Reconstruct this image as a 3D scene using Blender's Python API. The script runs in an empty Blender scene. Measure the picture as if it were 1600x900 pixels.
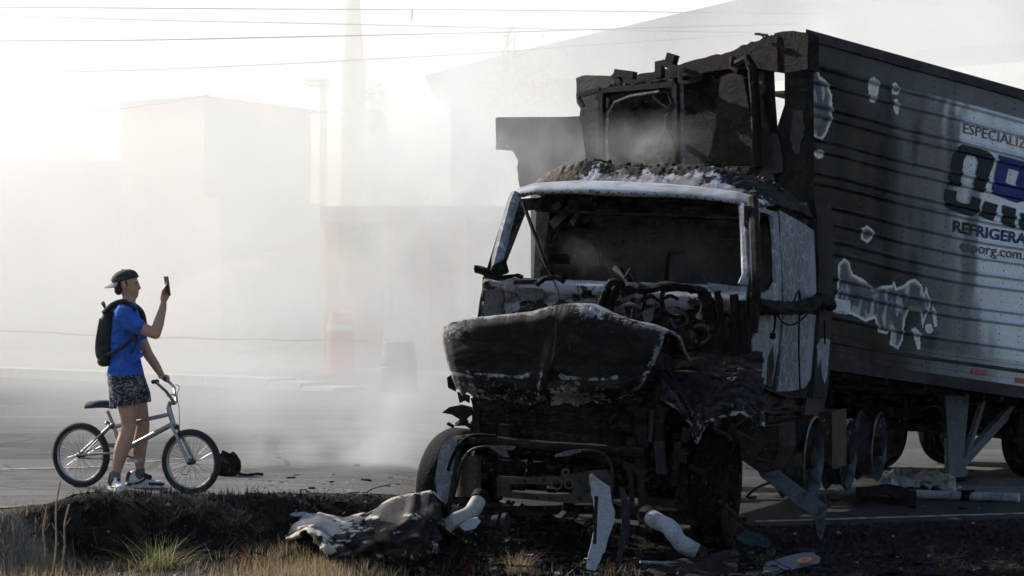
import bpy, bmesh, math, random
import numpy as np
from mathutils import Vector, Matrix, noise as mnoise
from mathutils.geometry import tessellate_polygon

R = math.radians
S = bpy.context.scene
COL = S.collection

# ------------------------------------------------------------------ camera
CAM_H, FPX, HZ = 1.65, 4444.0, 430.0          # eye height, focal length and horizon row in 1600 px units
cd = bpy.data.cameras.new('camera')
cd.sensor_width = 36.0
cd.lens = FPX / 1600.0 * 36.0
cd.shift_y = -(450.0 - HZ) / 1600.0 * -1.0 * -1.0
cd.clip_start, cd.clip_end = 0.5, 3000
cam = bpy.data.objects.new('camera', cd)
cam.location = (0, 0, CAM_H)
cam.rotation_euler = (R(90), 0, 0)
COL.objects.link(cam)
S.camera = cam

# ------------------------------------------------------------------ sky, sun, exposure
SUN_AZ = Vector((-0.75, 0.66, 0)).normalized()      # towards the sun: left and a little behind the wreck
SUN_EL = R(29)
W = bpy.data.worlds.new('World'); S.world = W; W.use_nodes = True
wn = W.node_tree
sky = wn.nodes.new('ShaderNodeTexSky')
sky.sky_type = 'NISHITA'; sky.sun_disc = False
sky.sun_elevation = SUN_EL
sky.sun_rotation = math.atan2(SUN_AZ.x, SUN_AZ.y)
sky.air_density, sky.dust_density, sky.ozone_density = 1.0, 1.6, 1.0
bg = wn.nodes['Background']; bg.inputs['Strength'].default_value = 0.10
wn.links.new(sky.outputs[0], bg.inputs['Color'])
sd = bpy.data.lights.new('sun', 'SUN'); sd.energy = 4.6; sd.angle = R(0.6); sd.color = (1.0, 0.935, 0.855)
sun = bpy.data.objects.new('sun', sd)
sdir = Vector((SUN_AZ.x*math.cos(SUN_EL), SUN_AZ.y*math.cos(SUN_EL), math.sin(SUN_EL)))
sun.rotation_euler = sdir.to_track_quat('Z', 'Y').to_euler()
sun.location = (-20, 20, 20)
COL.objects.link(sun)
VS = S.view_settings
VS.view_transform = 'Standard'; VS.look = 'None'; VS.gamma = 1.0; VS.use_curve_mapping = False
VS.exposure = 0.72
CY = S.cycles
CY.use_denoising = True; CY.use_adaptive_sampling = True; CY.adaptive_threshold = .025; CY.adaptive_min_samples = 12
CY.denoiser = 'OPENIMAGEDENOISE'
CY.max_bounces = 6; CY.diffuse_bounces = 3; CY.glossy_bounces = 2; CY.transmission_bounces = 4
CY.volume_bounces = 1; CY.transparent_max_bounces = 12
CY.volume_step_rate = 4.0; CY.volume_max_steps = 64
CY.caustics_reflective = False; CY.caustics_refractive = False

# ------------------------------------------------------------------ helpers
def P(px, py, Y):
    """point seen at a pixel of the 1600x900 frame, Y metres away"""
    return Vector(((px-800.0)/FPX*Y, Y, CAM_H-(py-HZ)/FPX*Y))
def ray(px, py): return Vector(((px-800.0)/FPX, 1.0, -(py-HZ)/FPX))
CAMP = Vector((0, 0, CAM_H))
def sstep(a, b, x):
    t = min(1.0, max(0.0, (x-a)/(b-a))); return t*t*(3-2*t)
def nz(x, y=0.0, z=0.0): return mnoise.noise(Vector((x, y, z)))
def fbm(x, y=0.0, z=0.0, o=4):
    s, a, f = 0.0, 1.0, 1.0
    for _ in range(o):
        s += a*mnoise.noise(Vector((x*f, y*f, z*f))); a *= .5; f *= 2.03
    return s
def V(*a): return Vector(a)

def tag(o, label=None, cat=None, group=None, kind=None):
    if label: o['label'] = label
    if cat: o['category'] = cat
    if group: o['group'] = group
    if kind: o['kind'] = kind
    return o
def empty(name, loc, label=None, cat=None, group=None):
    o = bpy.data.objects.new(name, None); o.location = loc; o.empty_display_size = .2
    COL.objects.link(o); return tag(o, label, cat, group)
def wloc(o):
    l = Vector(o.location)
    while o.parent: o = o.parent; l += Vector(o.location)
    return l
def link(name, me, parent=None, loc=None):
    o = bpy.data.objects.new(name, me); COL.objects.link(o)
    if parent is not None: o.parent = parent
    if loc is not None: o.location = loc
    return o
def copy_tree(o, parent=None):
    c = o.copy(); COL.objects.link(c); c.parent = parent
    for ch in o.children: copy_tree(ch, c)
    return c

class MB:
    """collects shapes given in world coordinates; build() links them as one mesh object"""
    def __init__(s): s.v, s.f, s.m = [], [], []
    def add(s, vs, fs, mi=0):
        b = len(s.v); s.v += [Vector(p) for p in vs]
        s.f += [tuple(b+i for i in f) for f in fs]; s.m += [mi]*len(fs); return s
    def box(s, c, size, rot=None, mi=0, taper=None):
        x, y, z = [k/2 for k in size]
        vs = [V(a*x, b*y, d*z) for d in (-1, 1) for b in (-1, 1) for a in (-1, 1)]
        if taper:
            for k in range(4, 8): vs[k].x *= taper; vs[k].y *= taper
        if rot is not None: vs = [rot @ p for p in vs]
        c = Vector(c)
        return s.add([p+c for p in vs], [(0,2,3,1),(4,5,7,6),(0,1,5,4),(2,6,7,3),(0,4,6,2),(1,3,7,5)], mi)
    def bar(s, a, b, w, h, up=(0,0,1), mi=0):
        a, b = Vector(a), Vector(b); d = (b-a); L = d.length
        if L < 1e-6: return s
        d /= L; up = Vector(up)
        x = d.cross(up)
        if x.length < 1e-4: x = d.cross(V(1,0,0))
        x.normalize(); y = x.cross(d)
        rot = Matrix((x, d, y)).transposed()
        return s.box((a+b)/2, (w, L, h), rot, mi)
    def tube(s, pts, r, n=8, cap=True, mi=0, jit=0.0):
        pts = [Vector(p) for p in pts]; k = len(pts)
        rs = r if isinstance(r, (list, tuple)) else [r]*k
        d0 = (pts[1]-pts[0]).normalized()
        ref = V(0,0,1) if abs(d0.z) < .9 else V(1,0,0)
        x = d0.cross(ref).normalized(); vs = []
        for i in range(k):
            d = (pts[min(i+1,k-1)]-pts[max(i-1,0)])
            d = d.normalized() if d.length > 1e-7 else d0
            x = (x - d*x.dot(d)); x = x.normalized() if x.length > 1e-6 else d.orthogonal().normalized()
            y = d.cross(x)
            for j in range(n):
                a = 2*math.pi*j/n; rr = rs[i]*(1+(random.uniform(-jit, jit) if jit else 0))
                vs.append(pts[i]+(x*math.cos(a)+y*math.sin(a))*rr)
        fs = [(i*n+j, i*n+(j+1)%n, (i+1)*n+(j+1)%n, (i+1)*n+j) for i in range(k-1) for j in range(n)]
        if cap: fs += [tuple(range(n-1,-1,-1)), tuple((k-1)*n+j for j in range(n))]
        return s.add(vs, fs, mi)
    def lathe(s, c, axis, prof, n=24, mi=0, arc=1.0):
        """prof: list of (along, radius); axis any vector"""
        c, ax = Vector(c), Vector(axis).normalized()
        x = ax.orthogonal().normalized(); y = ax.cross(x); vs = []
        for (t, r) in prof:
            for j in range(n):
                a = 2*math.pi*j/n
                vs.append(c+ax*t+(x*math.cos(a)+y*math.sin(a))*max(r, 1e-4))
        k = len(prof)
        fs = [(i*n+j, i*n+(j+1)%n, (i+1)*n+(j+1)%n, (i+1)*n+j) for i in range(k-1) for j in range(n)]
        return s.add(vs, fs, mi)
    def torus(s, c, axis, R0, r0, n=36, k=10, mi=0, sq=1.0):
        prof = []
        for j in range(k+1):
            a = 2*math.pi*j/k; prof.append((r0*sq*math.sin(a), R0+r0*math.cos(a)))
        return s.lathe(c, axis, prof, n, mi)
    def prism(s, pts, off, mi=0):
        """polygon (world points, roughly planar) thickened by vector off"""
        pts = [Vector(p) for p in pts]; n = len(pts); off = Vector(off)
        tris = tessellate_polygon([pts])
        vs = pts+[p+off for p in pts]
        fs = [tuple(t) for t in tris]+[tuple(i+n for i in reversed(t)) for t in tris]
        fs += [(i, (i+1)%n, (i+1)%n+n, i+n) for i in range(n)]
        return s.add(vs, fs, mi)
    def frame(s, outer, inner, off, mi=0):
        """polygon with a hole (both loops given with equal counts, matching order), thickened by off"""
        n = len(outer); off = Vector(off)
        o = [Vector(p) for p in outer]; i_ = [Vector(p) for p in inner]
        vs = o+i_+[p+off for p in o]+[p+off for p in i_]
        fs = []
        for a in range(n):
            b = (a+1) % n
            fs += [(a, b, n+b, n+a), (2*n+b, 2*n+a, 3*n+a, 3*n+b), (b, a, 2*n+a, 2*n+b), (n+a, n+b, 3*n+b, 3*n+a)]
        return s.add(vs, fs, mi)
    def grid(s, fn, nu, nv, thick=0.0, mi=0, keep=None):
        """surface fn(a,b) for a,b in 0..1; a second skin offset along the normal when thick"""
        pts = [[Vector(fn(i/nu, j/nv)) for i in range(nu+1)] for j in range(nv+1)]
        idx = lambda i, j: j*(nu+1)+i
        vs = [pts[j][i] for j in range(nv+1) for i in range(nu+1)]
        cells = [(i, j) for j in range(nv) for i in range(nu) if keep is None or keep((i+.5)/nu, (j+.5)/nv)]
        fs = [(idx(i,j), idx(i+1,j), idx(i+1,j+1), idx(i,j+1)) for i, j in cells]
        if thick:
            N = (nu+1)*(nv+1); cs = set(cells); back = []
            for j in range(nv+1):
                for i in range(nu+1):
                    du = pts[j][min(i+1,nu)]-pts[j][max(i-1,0)]; dv = pts[min(j+1,nv)][i]-pts[max(j-1,0)][i]
                    n_ = du.cross(dv); n_ = n_.normalized() if n_.length > 1e-9 else V(0,1,0)
                    back.append(pts[j][i]-n_*thick)
            vs += back
            fs += [(N+idx(i,j+1), N+idx(i+1,j+1), N+idx(i+1,j), N+idx(i,j)) for i, j in cells]
            for i, j in cells:
                for (di, dj, p, q) in ((0,-1,(i,j),(i+1,j)), (1,0,(i+1,j),(i+1,j+1)), (0,1,(i+1,j+1),(i,j+1)), (-1,0,(i,j+1),(i,j))):
                    if (i+di, j+dj) not in cs:
                        a, b = idx(*p), idx(*q); fs.append((b, a, N+a, N+b))
        return s.add(vs, fs, mi)
    def mesh(s, name, org=V(0,0,0), mats=(), smooth=False):
        me = bpy.data.meshes.new(name)
        used = sorted({i for f in s.f for i in f}); mp = {o: k for k, o in enumerate(used)}
        me.from_pydata([tuple(s.v[i]-org) for i in used], [], [tuple(mp[i] for i in f) for f in s.f])
        for m in mats: me.materials.append(m)
        if any(s.m): me.polygons.foreach_set('material_index', s.m)
        if smooth: 
            me.polygons.foreach_set('use_smooth', [True]*len(me.polygons))
            if smooth != 'all': me.set_sharp_from_angle(angle=R(40))
        me.update(); return me
    def build(s, name, mat, parent=None, smooth=False, org=None):
        lo = Vector([min(p[k] for p in s.v) for k in range(3)]); hi = Vector([max(p[k] for p in s.v) for k in range(3)])
        if org is None: org = V((lo.x+hi.x)/2, (lo.y+hi.y)/2, lo.z)
        mats = mat if isinstance(mat, (list, tuple)) else [mat]
        me = s.mesh(name, org, mats, smooth)
        return link(name, me, parent, org-(wloc(parent) if parent is not None else V(0,0,0)))

# ------------------------------------------------------------------ materials
MATS = {}
def nodes_mat(name):
    m = bpy.data.materials.new(name); m.use_nodes = True; nt = m.node_tree
    b = nt.nodes['Principled BSDF']; MATS[name] = m
    return m, nt, b
def N(nt, t, **kw):
    n = nt.nodes.new(t)
    for k, v in kw.items():
        if k in n.inputs: n.inputs[k].default_value = v
        else: setattr(n, k, v)
    return n
def ramp(nt, fac, stops):
    r = nt.nodes.new('ShaderNodeValToRGB'); e = r.color_ramp.elements
    while len(e) < len(stops): e.new(.5)
    for k, (p, c) in enumerate(stops):
        e[k].position = p; e[k].color = (c, c, c, 1) if isinstance(c, (int, float)) else (*c, 1)
    nt.links.new(fac, r.inputs[0]); return r.outputs[0]
def mixc(nt, fac, a, b):
    m = nt.nodes.new('ShaderNodeMix'); m.data_type = 'RGBA'
    for sock, val in ((m.inputs[0], fac), (m.inputs[6], a), (m.inputs[7], b)):
        if hasattr(val, 'is_linked') or hasattr(val, 'links'): nt.links.new(val, sock)
        elif isinstance(val, (int, float)): sock.default_value = val
        else: sock.default_value = (*val, 1)
    return m.outputs[2]
def noise_n(nt, co, scale, detail=4, rough=.6, dist=0.0):
    n = N(nt, 'ShaderNodeTexNoise', Scale=scale, Detail=detail, Roughness=rough, Distortion=dist)
    nt.links.new(co, n.inputs['Vector']); return n.outputs[0]
def math_n(nt, op, a, b=None):
    n = nt.nodes.new('ShaderNodeMath'); n.operation = op
    for k, val in enumerate((a, b)):
        if val is None: continue
        if hasattr(val, 'links'): nt.links.new(val, n.inputs[k])
        else: n.inputs[k].default_value = val
    return n.outputs[0]
def bump_n(nt, b, h, strength=.5, dist=.02):
    n = N(nt, 'ShaderNodeBump', Strength=strength, Distance=dist)
    nt.links.new(h, n.inputs['Height']); nt.links.new(n.outputs[0], b.inputs['Normal'])
def plain(name, col, rough=.6, metal=0.0, var=.25, scale=12, bump=.15, bdist=.004):
    """a colour with mottling and fine relief"""
    m, nt, b = nodes_mat(name)
    co = N(nt, 'ShaderNodeTexCoord').outputs['Object']
    f = noise_n(nt, co, scale, 5, .65)
    lo = tuple(c*(1-var) for c in col); hi = tuple(min(1, c*(1+var)) for c in col)
    nt.links.new(ramp(nt, f, [(.3, lo), (.7, hi)]), b.inputs['Base Color'])
    b.inputs['Roughness'].default_value = rough; b.inputs['Metallic'].default_value = metal
    if bump: bump_n(nt, b, noise_n(nt, co, scale*5, 3), bump, bdist)
    return m
def burnt(name, base, soot=(.008,.008,.009), s_lo=.45, s_hi=.6, ash=(.42,.43,.45), a_lo=.62, a_hi=.7,
          rust=None, scale=3.0, rough=.75, metal=0.0, bump=.6, bdist=.01, up=0.0):
    """metal that went through a fire: base paint or bare metal, soot by noise, pale ash flakes, rust"""
    m, nt, b = nodes_mat(name)
    co = N(nt, 'ShaderNodeTexCoord').outputs['Object']
    n1 = noise_n(nt, co, scale, 6, .68, .4)
    n2 = noise_n(nt, co, scale*3.1, 6, .7, .8)
    n3 = noise_n(nt, co, scale*9, 5, .7)
    if up:                                            # ash settles where a surface faces up
        g = N(nt, 'ShaderNodeNewGeometry'); sx = N(nt, 'ShaderNodeSeparateXYZ')
        nt.links.new(g.outputs['Normal'], sx.inputs[0])
        n2 = math_n(nt, 'ADD', n2, math_n(nt, 'MULTIPLY', sx.outputs['Z'], up))
    basev = mixc(nt, ramp(nt, n3, [(.35, 0.), (.7, 1.)]), tuple(c*.62 for c in base), base)
    if rust: basev = mixc(nt, ramp(nt, n2, [(.45, 0.), (.62, 1.)]), basev, rust)
    c = mixc(nt, ramp(nt, n1, [(s_lo, 0.), (s_hi, 1.)]), basev, soot)
    am = math_n(nt, 'MULTIPLY', ramp(nt, n2, [(a_lo, 0.), (a_hi, 1.)]), ramp(nt, n3, [(.38, 0.), (.55, 1.)]))
    c = mixc(nt, am, c, ash)
    nt.links.new(c, b.inputs['Base Color'])
    b.inputs['Roughness'].default_value = rough; b.inputs['Metallic'].default_value = metal
    b.inputs['Specular IOR Level'].default_value = .1
    if bump: bump_n(nt, b, math_n(nt, 'ADD', n3, n2), bump, bdist)
    return m
def hit(px, py, p0, n):
    d = ray(px, py); return CAMP+d*((p0-CAMP).dot(n)/d.dot(n))
def inpoly(x, y, poly):
    c = False; n = len(poly); j = n-1
    for i in range(n):
        xi, yi = poly[i]; xj, yj = poly[j]
        if (yi > y) != (yj > y) and x < (xj-xi)*(y-yi)/(yj-yi)+xi: c = not c
        j = i
    return c
def dpoly(x, y, poly):
    """distance to the outline, positive inside"""
    best = 1e9; n = len(poly)
    for i in range(n):
        ax, ay = poly[i]; bx, by = poly[(i+1) % n]; dx, dy = bx-ax, by-ay
        t = max(0, min(1, ((x-ax)*dx+(y-ay)*dy)/(dx*dx+dy*dy+1e-12)))
        best = min(best, math.hypot(x-ax-t*dx, y-ay-t*dy))
    return best if inpoly(x, y, poly) else -best
def vcol_mat(name, rough=.5, metal=0.0, bump=.2, scale=40, mcol=False):
    """colour from the mesh's own painted attribute, with grain"""
    m, nt, b = nodes_mat(name)
    a = N(nt, 'ShaderNodeVertexColor', layer_name='Col')
    co = N(nt, 'ShaderNodeTexCoord').outputs['Object']
    f = noise_n(nt, co, scale, 4, .6)
    k = N(nt, 'ShaderNodeMix', data_type='RGBA', blend_type='MULTIPLY'); k.inputs[0].default_value = .6
    nt.links.new(a.outputs['Color'], k.inputs[6]); nt.links.new(ramp(nt, f, [(.3, .55), (.7, 1.)]), k.inputs[7])
    nt.links.new(k.outputs[2], b.inputs['Base Color'])
    b.inputs['Roughness'].default_value = rough; b.inputs['Specular IOR Level'].default_value = .12
    if mcol: nt.links.new(math_n(nt, 'MULTIPLY', a.outputs['Alpha'], metal), b.inputs['Metallic'])
    else: b.inputs['Metallic'].default_value = metal
    if bump: bump_n(nt, b, f, bump, .004)
    return m
def fleck_mat(name, ash=(.3,.315,.34), ash2=(.15,.13,.115), rough=.75, scale=24.0, bump=.7):
    """painted colour under crisp flecks of ash; the attribute's alpha says how thickly they lie"""
    m, nt, b = nodes_mat(name)
    a = N(nt, 'ShaderNodeVertexColor', layer_name='Col'); co = N(nt, 'ShaderNodeTexCoord').outputs['Object']
    n1 = noise_n(nt, co, scale, 9, .72, .5); n2 = noise_n(nt, co, scale*.22, 5, .65, .6); n3 = noise_n(nt, co, scale*2.6, 4, .7)
    lvl = math_n(nt, 'ADD', math_n(nt, 'ADD', n1, math_n(nt, 'MULTIPLY', a.outputs['Alpha'], .52)), math_n(nt, 'MULTIPLY', math_n(nt, 'SUBTRACT', n2, .5), .35))
    msk = ramp(nt, lvl, [(.70, 0.), (.765, 1.)])
    k = N(nt, 'ShaderNodeMix', data_type='RGBA', blend_type='MULTIPLY'); k.inputs[0].default_value = .75
    nt.links.new(a.outputs['Color'], k.inputs[6]); nt.links.new(ramp(nt, n3, [(.3, .35), (.68, 1.)]), k.inputs[7])
    c = mixc(nt, msk, k.outputs[2], mixc(nt, ramp(nt, n2, [(.42, 0.), (.6, 1.)]), ash, ash2))
    nt.links.new(c, b.inputs['Base Color']); b.inputs['Roughness'].default_value = rough; b.inputs['Specular IOR Level'].default_value = .15
    bump_n(nt, b, math_n(nt, 'ADD', math_n(nt, 'MULTIPLY', msk, .6), n1), bump, .006)
    return m
def set_cols(me, cols):
    at = me.color_attributes.new('Col', 'FLOAT_COLOR', 'POINT')
    at.data.foreach_set('color', np.asarray(cols, dtype=np.float32).ravel())
def mix3(a, b, t): return tuple(a[k]+(b[k]-a[k])*t for k in range(3))
# ------------------------------------------------------------------ ground, road
def edge_y(x):
    x = max(-12, min(8, x)); return 21.9+.34*(x+1.0)-.95*sstep(-2.85, -3.7, x)-.30*math.exp(-((x+1.55)/.55)**2)
def G(x, y):
    """height of the ground"""
    z = -.38*sstep(-1.6, 1.6, x)*(1-sstep(34, 60, y))
    z -= .035*math.exp(-((x+2.45)/.5)**2-((y-21.7)/.4)**2)
    d = edge_y(x)-y
    if d > 0 and y > 6:                          # the bank in front of the road
        z += (-.42+.30*sstep(-.6, 1.6, x))*sstep(.08, 1.35, d+.12*nz(x*1.1, 4.))
        z += .075*math.exp(-((x+2.55)/.95)**2-((y-20.85)/.4)**2)+.05*math.exp(-((x+.9)/.6)**2-((y-20.95)/.35)**2)
        k = sstep(.05, .6, d)
        z += k*(.03*fbm(x*1.5, y*1.5, 3.)+.022*fbm(x*5, y*5, 8., 3)+.016*abs(nz(x*13, y*13, 2.)))
    elif y <= 6: z -= .42
    return z
def burn_amount(x, y):
    """1 where the fire ran over the verge"""
    n_ = .5*fbm(x*.9, y*.9, 12.)+.25*fbm(x*4, y*4, 2., 3)
    left = sstep(-4.05, -3.4, x+.6*n_+.9*(y-20.9)*(-.35))
    d = edge_y(x)-y
    front = sstep(19.3, 20.0, y+.5*n_+.25*(x+2)) if x < .3 else 1.0
    return left*front*sstep(-.25, .08, d+.25*n_)
xs_ = np.concatenate([[-900,-400,-160,-80,-50,-34,-24,-16,-12,-9,-7.5,-6.2], np.arange(-5.2, 6.6, .065), [7.2,8,9.5,12,16,24,34,50,80,160,400,900]])
ys_ = np.concatenate([[-60,-20,0,6,10,13], np.arange(15.0, 25.0, .065), [25.6,26.5,28,30,33,36,40,45,50,56,63,72,85,110,160,260,500,1400]])
vs, cols = [], []
for y in ys_:
    for x in xs_:
        x, y = float(x), float(y)
        vs.append(V(x, y, G(x, y)-.004 if y < 24 else G(x, y)-.03))
        b = burn_amount(x, y) if 14 < y < 26 and -6 < x < 7 else 0.0
        n_ = fbm(x*3, y*3, 1.); n2 = nz(x*9, y*9, 4.)
        soil = mix3((.17,.135,.10), (.27,.23,.185), sstep(-.4,.5,n_))
        soil = mix3(soil, (.10,.10,.095), .6*sstep(0,.4,nz(x*1.1, y*1.1, 9.)))
        if y > 24: soil = mix3((.22,.20,.175), (.3,.28,.25), sstep(-.4,.5,n_))
        pale = sstep(.42, .62, fbm(x*2.2+3, y*2.2, 5.)) * (1 if x > 1.5 else .3)
        black = mix3((.003,.0028,.0027), (.015,.0125,.0105), sstep(-.1,.7,n_+.4*n2)); black = mix3(black, (.07,.062,.052), .5*pale)
        cols.append((*mix3(soil, black, b), 1))
n0 = len(xs_)
mb = MB(); mb.add(vs, [(j*n0+i, j*n0+i+1, (j+1)*n0+i+1, (j+1)*n0+i) for j in range(len(ys_)-1) for i in range(n0-1)])
soil_m = vcol_mat('verge_soil', rough=.95, bump=1.0, scale=38)
go = mb.build('ground', soil_m, smooth='all', org=V(0,0,0)); set_cols(go.data, cols); tag(go, kind='structure')
# asphalt
am, ant, ab = nodes_mat('asphalt')
co = N(ant, 'ShaderNodeTexCoord').outputs['Object']
fine = noise_n(ant, co, 42, 4, .75); mid = noise_n(ant, co, 1.7, 6, .68, .6); lng = N(ant, 'ShaderNodeMapping'); lng.inputs['Scale'].default_value = (.09, .9, 1); lng.inputs['Rotation'].default_value = (0, 0, R(8))
ant.links.new(co, lng.inputs['Vector']); strk = noise_n(ant, lng.outputs[0], 1.6, 5, .6)
c_ = mixc(ant, ramp(ant, mid, [(.36, 0.), (.66, 1.)]), (.058,.056,.054), (.115,.11,.104))
c_ = mixc(ant, math_n(ant, 'MULTIPLY', ramp(ant, strk, [(.48, 0.), (.60, 1.)]), .85), c_, (.155,.15,.14))
c_ = mixc(ant, ramp(ant, fine, [(.56, 0.), (.72, .75)]), c_, (.30,.295,.285))
c_ = mixc(ant, ramp(ant, fine, [(.30, .8), (.42, 0.)]), c_, (.02,.02,.02))
vor = N(ant, 'ShaderNodeTexVoronoi', feature='DISTANCE_TO_EDGE', Scale=.55); ant.links.new(co, vor.inputs['Vector'])
c_ = mixc(ant, math_n(ant, 'MULTIPLY', ramp(ant, vor.outputs['Distance'], [(.004, 1.), (.014, 0.)]), .6), c_, (.015,.015,.015))
soot_x = N(ant, 'ShaderNodeSeparateXYZ'); ant.links.new(co, soot_x.inputs[0])
mpx = N(ant, 'ShaderNodeMapping'); mpx.inputs['Location'].default_value = (-2.6/5.2, -23.6/5.2, 0); mpx.inputs['Scale'].default_value = (1/5.2, 1/5.2, 0); ant.links.new(co, mpx.inputs['Vector'])
lnx = ant.nodes.new('ShaderNodeVectorMath'); lnx.operation = 'LENGTH'; ant.links.new(mpx.outputs[0], lnx.inputs[0])
sootm = ramp(ant, math_n(ant, 'ADD', lnx.outputs['Value'], math_n(ant, 'MULTIPLY', mid, .7)), [(.85, .93), (1.25, 0.)])
c_ = mixc(ant, sootm, c_, (.012,.0115,.011))
ant.links.new(c_, ab.inputs['Base Color']); ab.inputs['Roughness'].default_value = .85; ab.inputs['Specular IOR Level'].default_value = .25
bump_n(ant, ab, fine, .9, .012)
mb = MB()
rx = np.concatenate([np.linspace(-60, -9, 18), np.arange(-8.6, 9.5, .12), np.linspace(10, 60, 18)]); rd = np.concatenate([np.arange(0, 3.4, .09), np.linspace(3.7, 9, 22), np.linspace(10, 29, 24)])
vs = []
for dd in rd:
    for x in rx:
        x, dd_ = float(x), float(dd)
        wob = .10*fbm(x*1.7, 3., 1.)+.05*nz(x*7, 1.) if dd_ < .05 else 0.
        y = edge_y(x)+dd_+wob; vs.append(V(x, y, G(x, y)+.004))
n0 = len(rx); mb.add(vs, [(j*n0+i, j*n0+i+1, (j+1)*n0+i+1, (j+1)*n0+i) for j in range(len(rd)-1) for i in range(n0-1)])
road = tag(mb.build('road', am, smooth='all', org=V(0,0,0)), kind='structure')
def stripe(name, d0, w, x0, x1, mat, dash=None):
    mb = MB(); n = int((x1-x0)/.12)
    def fn(a, b):
        x = x0+(x1-x0)*a; y = edge_y(x)+d0+w*b; return V(x, y, G(x, y)+.0085)
    mb.grid(fn, n, 1); return mb.build(name, mat, road, smooth='all')
wm, wnt, wb = nodes_mat('worn_line_paint')
co = N(wnt, 'ShaderNodeTexCoord').outputs['Object']; wf = noise_n(wnt, co, 9, 6, .75)
wnt.links.new(mixc(wnt, ramp(wnt, wf, [(.42, 0.), (.6, 1.)]), (.40,.39,.36), (.09,.088,.084)), wb.inputs['Base Color']); wb.inputs['Roughness'].default_value = .8
stripe('edge_line', .38, .13, 2.0, 9, wm); stripe('lane_line', 4.2, .13, -9.5, -2.9, wm)
# pale kerb on the far side of the road
mb = MB(); A0, A1 = P(-120, 574, 47.4), P(522, 600, 40.2); A0.z = A1.z = 0.0
A0.z, A1.z = G(A0.x, A0.y), G(A1.x, A1.y)
d_ = (A1-A0).normalized(); nrm = V(-d_.y, d_.x, 0)
Lk = (A1-A0).length; nk = 14
kerb_m = plain('kerb_paint', (.52,.50,.46), .85, var=.3, scale=3)
kerb = empty('kerb', A0); kerb['kind'] = 'structure'
for k in range(nk):
    a, b = A0+d_*(Lk*k/nk+.01), A0+d_*(Lk*(k+1)/nk-.01); h_ = .15 if k < nk-2 else (.11 if k == nk-2 else .06)
    mb = MB(); mb.add([a, b, b+nrm*.6, a+nrm*.6, a+V(0,0,h_)+nrm*.03, b+V(0,0,h_)+nrm*.03, b+V(0,0,h_)+nrm*.57, a+V(0,0,h_)+nrm*.57], [(0,1,5,4),(1,2,6,5),(2,3,7,6),(3,0,4,7),(4,5,6,7)])
    mb.build('kerb_stone', kerb_m, kerb)
# ------------------------------------------------------------------ burnt refrigerated trailer
char = burnt('char_black', (.012,.011,.0105), soot=(.003,.003,.0032), s_lo=.35, s_hi=.6, a_lo=.68, a_hi=.78, ash=(.09,.085,.085), scale=4, bump=.8)
char_rust = burnt('char_rust', (.022,.0155,.012), soot=(.004,.004,.004), s_lo=.42, s_hi=.62, rust=(.032,.018,.011), a_lo=.66, a_hi=.75, ash=(.13,.115,.105), scale=3)
ashy = burnt('ash_metal', (.2,.21,.23), s_lo=.5, s_hi=.66, a_lo=.5, a_hi=.6, ash=(.34,.35,.37), scale=4, rough=.6)
alu_dark = burnt('sooted_aluminium', (.045,.046,.052), soot=(.006,.006,.007), s_lo=.4, s_hi=.68, a_lo=.66, a_hi=.74, ash=(.2,.205,.22), scale=2.5, rough=.55, metal=.3)
rubberish = burnt('burnt_rubber', (.007,.007,.007), soot=(.003,.003,.003), s_lo=.3, s_hi=.5, a_lo=.7, a_hi=.78, ash=(.05,.05,.05), scale=6, bump=.9)

TA = Vector((math.cos(R(45)), math.sin(R(45)), 0)); tp = R(6.6)
AX = Vector((TA.x*math.cos(tp), TA.y*math.cos(tp), -math.sin(tp)))     # towards the rear
NS = Vector((math.cos(R(45)), -math.sin(R(45)), 0))                     # out of the visible side
UP = NS.cross(AX).normalized()
TC = P(1255, 50, 25.5)                                                   # top of the near front corner
TH, TL, TW = 2.95, 8.2, 2.58
RIBS = [.27, .41, .61, .70, .91, 1.01, 1.21, 1.30, 1.50, 1.655, 1.81, 1.92, 2.15, 2.26, 2.5]
def sag(t, h):
    k = math.sin(math.pi*min(1, h/TH))
    return (.055*sstep(.5, 1.7, t)-.05*sstep(1.4, 3.4, t))*k + .02*math.sin(t*2.1+h)*k
def ribh(h):
    r = 0.0
    for c in RIBS:
        d = abs(h-c)
        if d < .020: r = max(r, .020*(1-(d/.020)**2)**.7)
    return r
def side(t, h, off=0.0):
    dent = .012*nz(t*1.6, h*2.2, 5.)+.022*math.exp(-((t-.75)/.4)**2-((h-2.2)/.5)**2)*nz(t*5, h*3, 1.)
    return TC+AX*t-UP*(h+sag(t, h))+NS*(ribh(h)+dent+off)
def ST(px, py):
    q = hit(px, py, TC, NS)-TC
    t = q.dot(AX); h = -q.dot(UP); return (t, h-sag(t, h))
trailer = empty('trailer', (TC.x, TC.y, G(TC.x, TC.y)), 'burnt refrigerated box trailer with ribbed sooty side and blue lettering', 'trailer')

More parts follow.
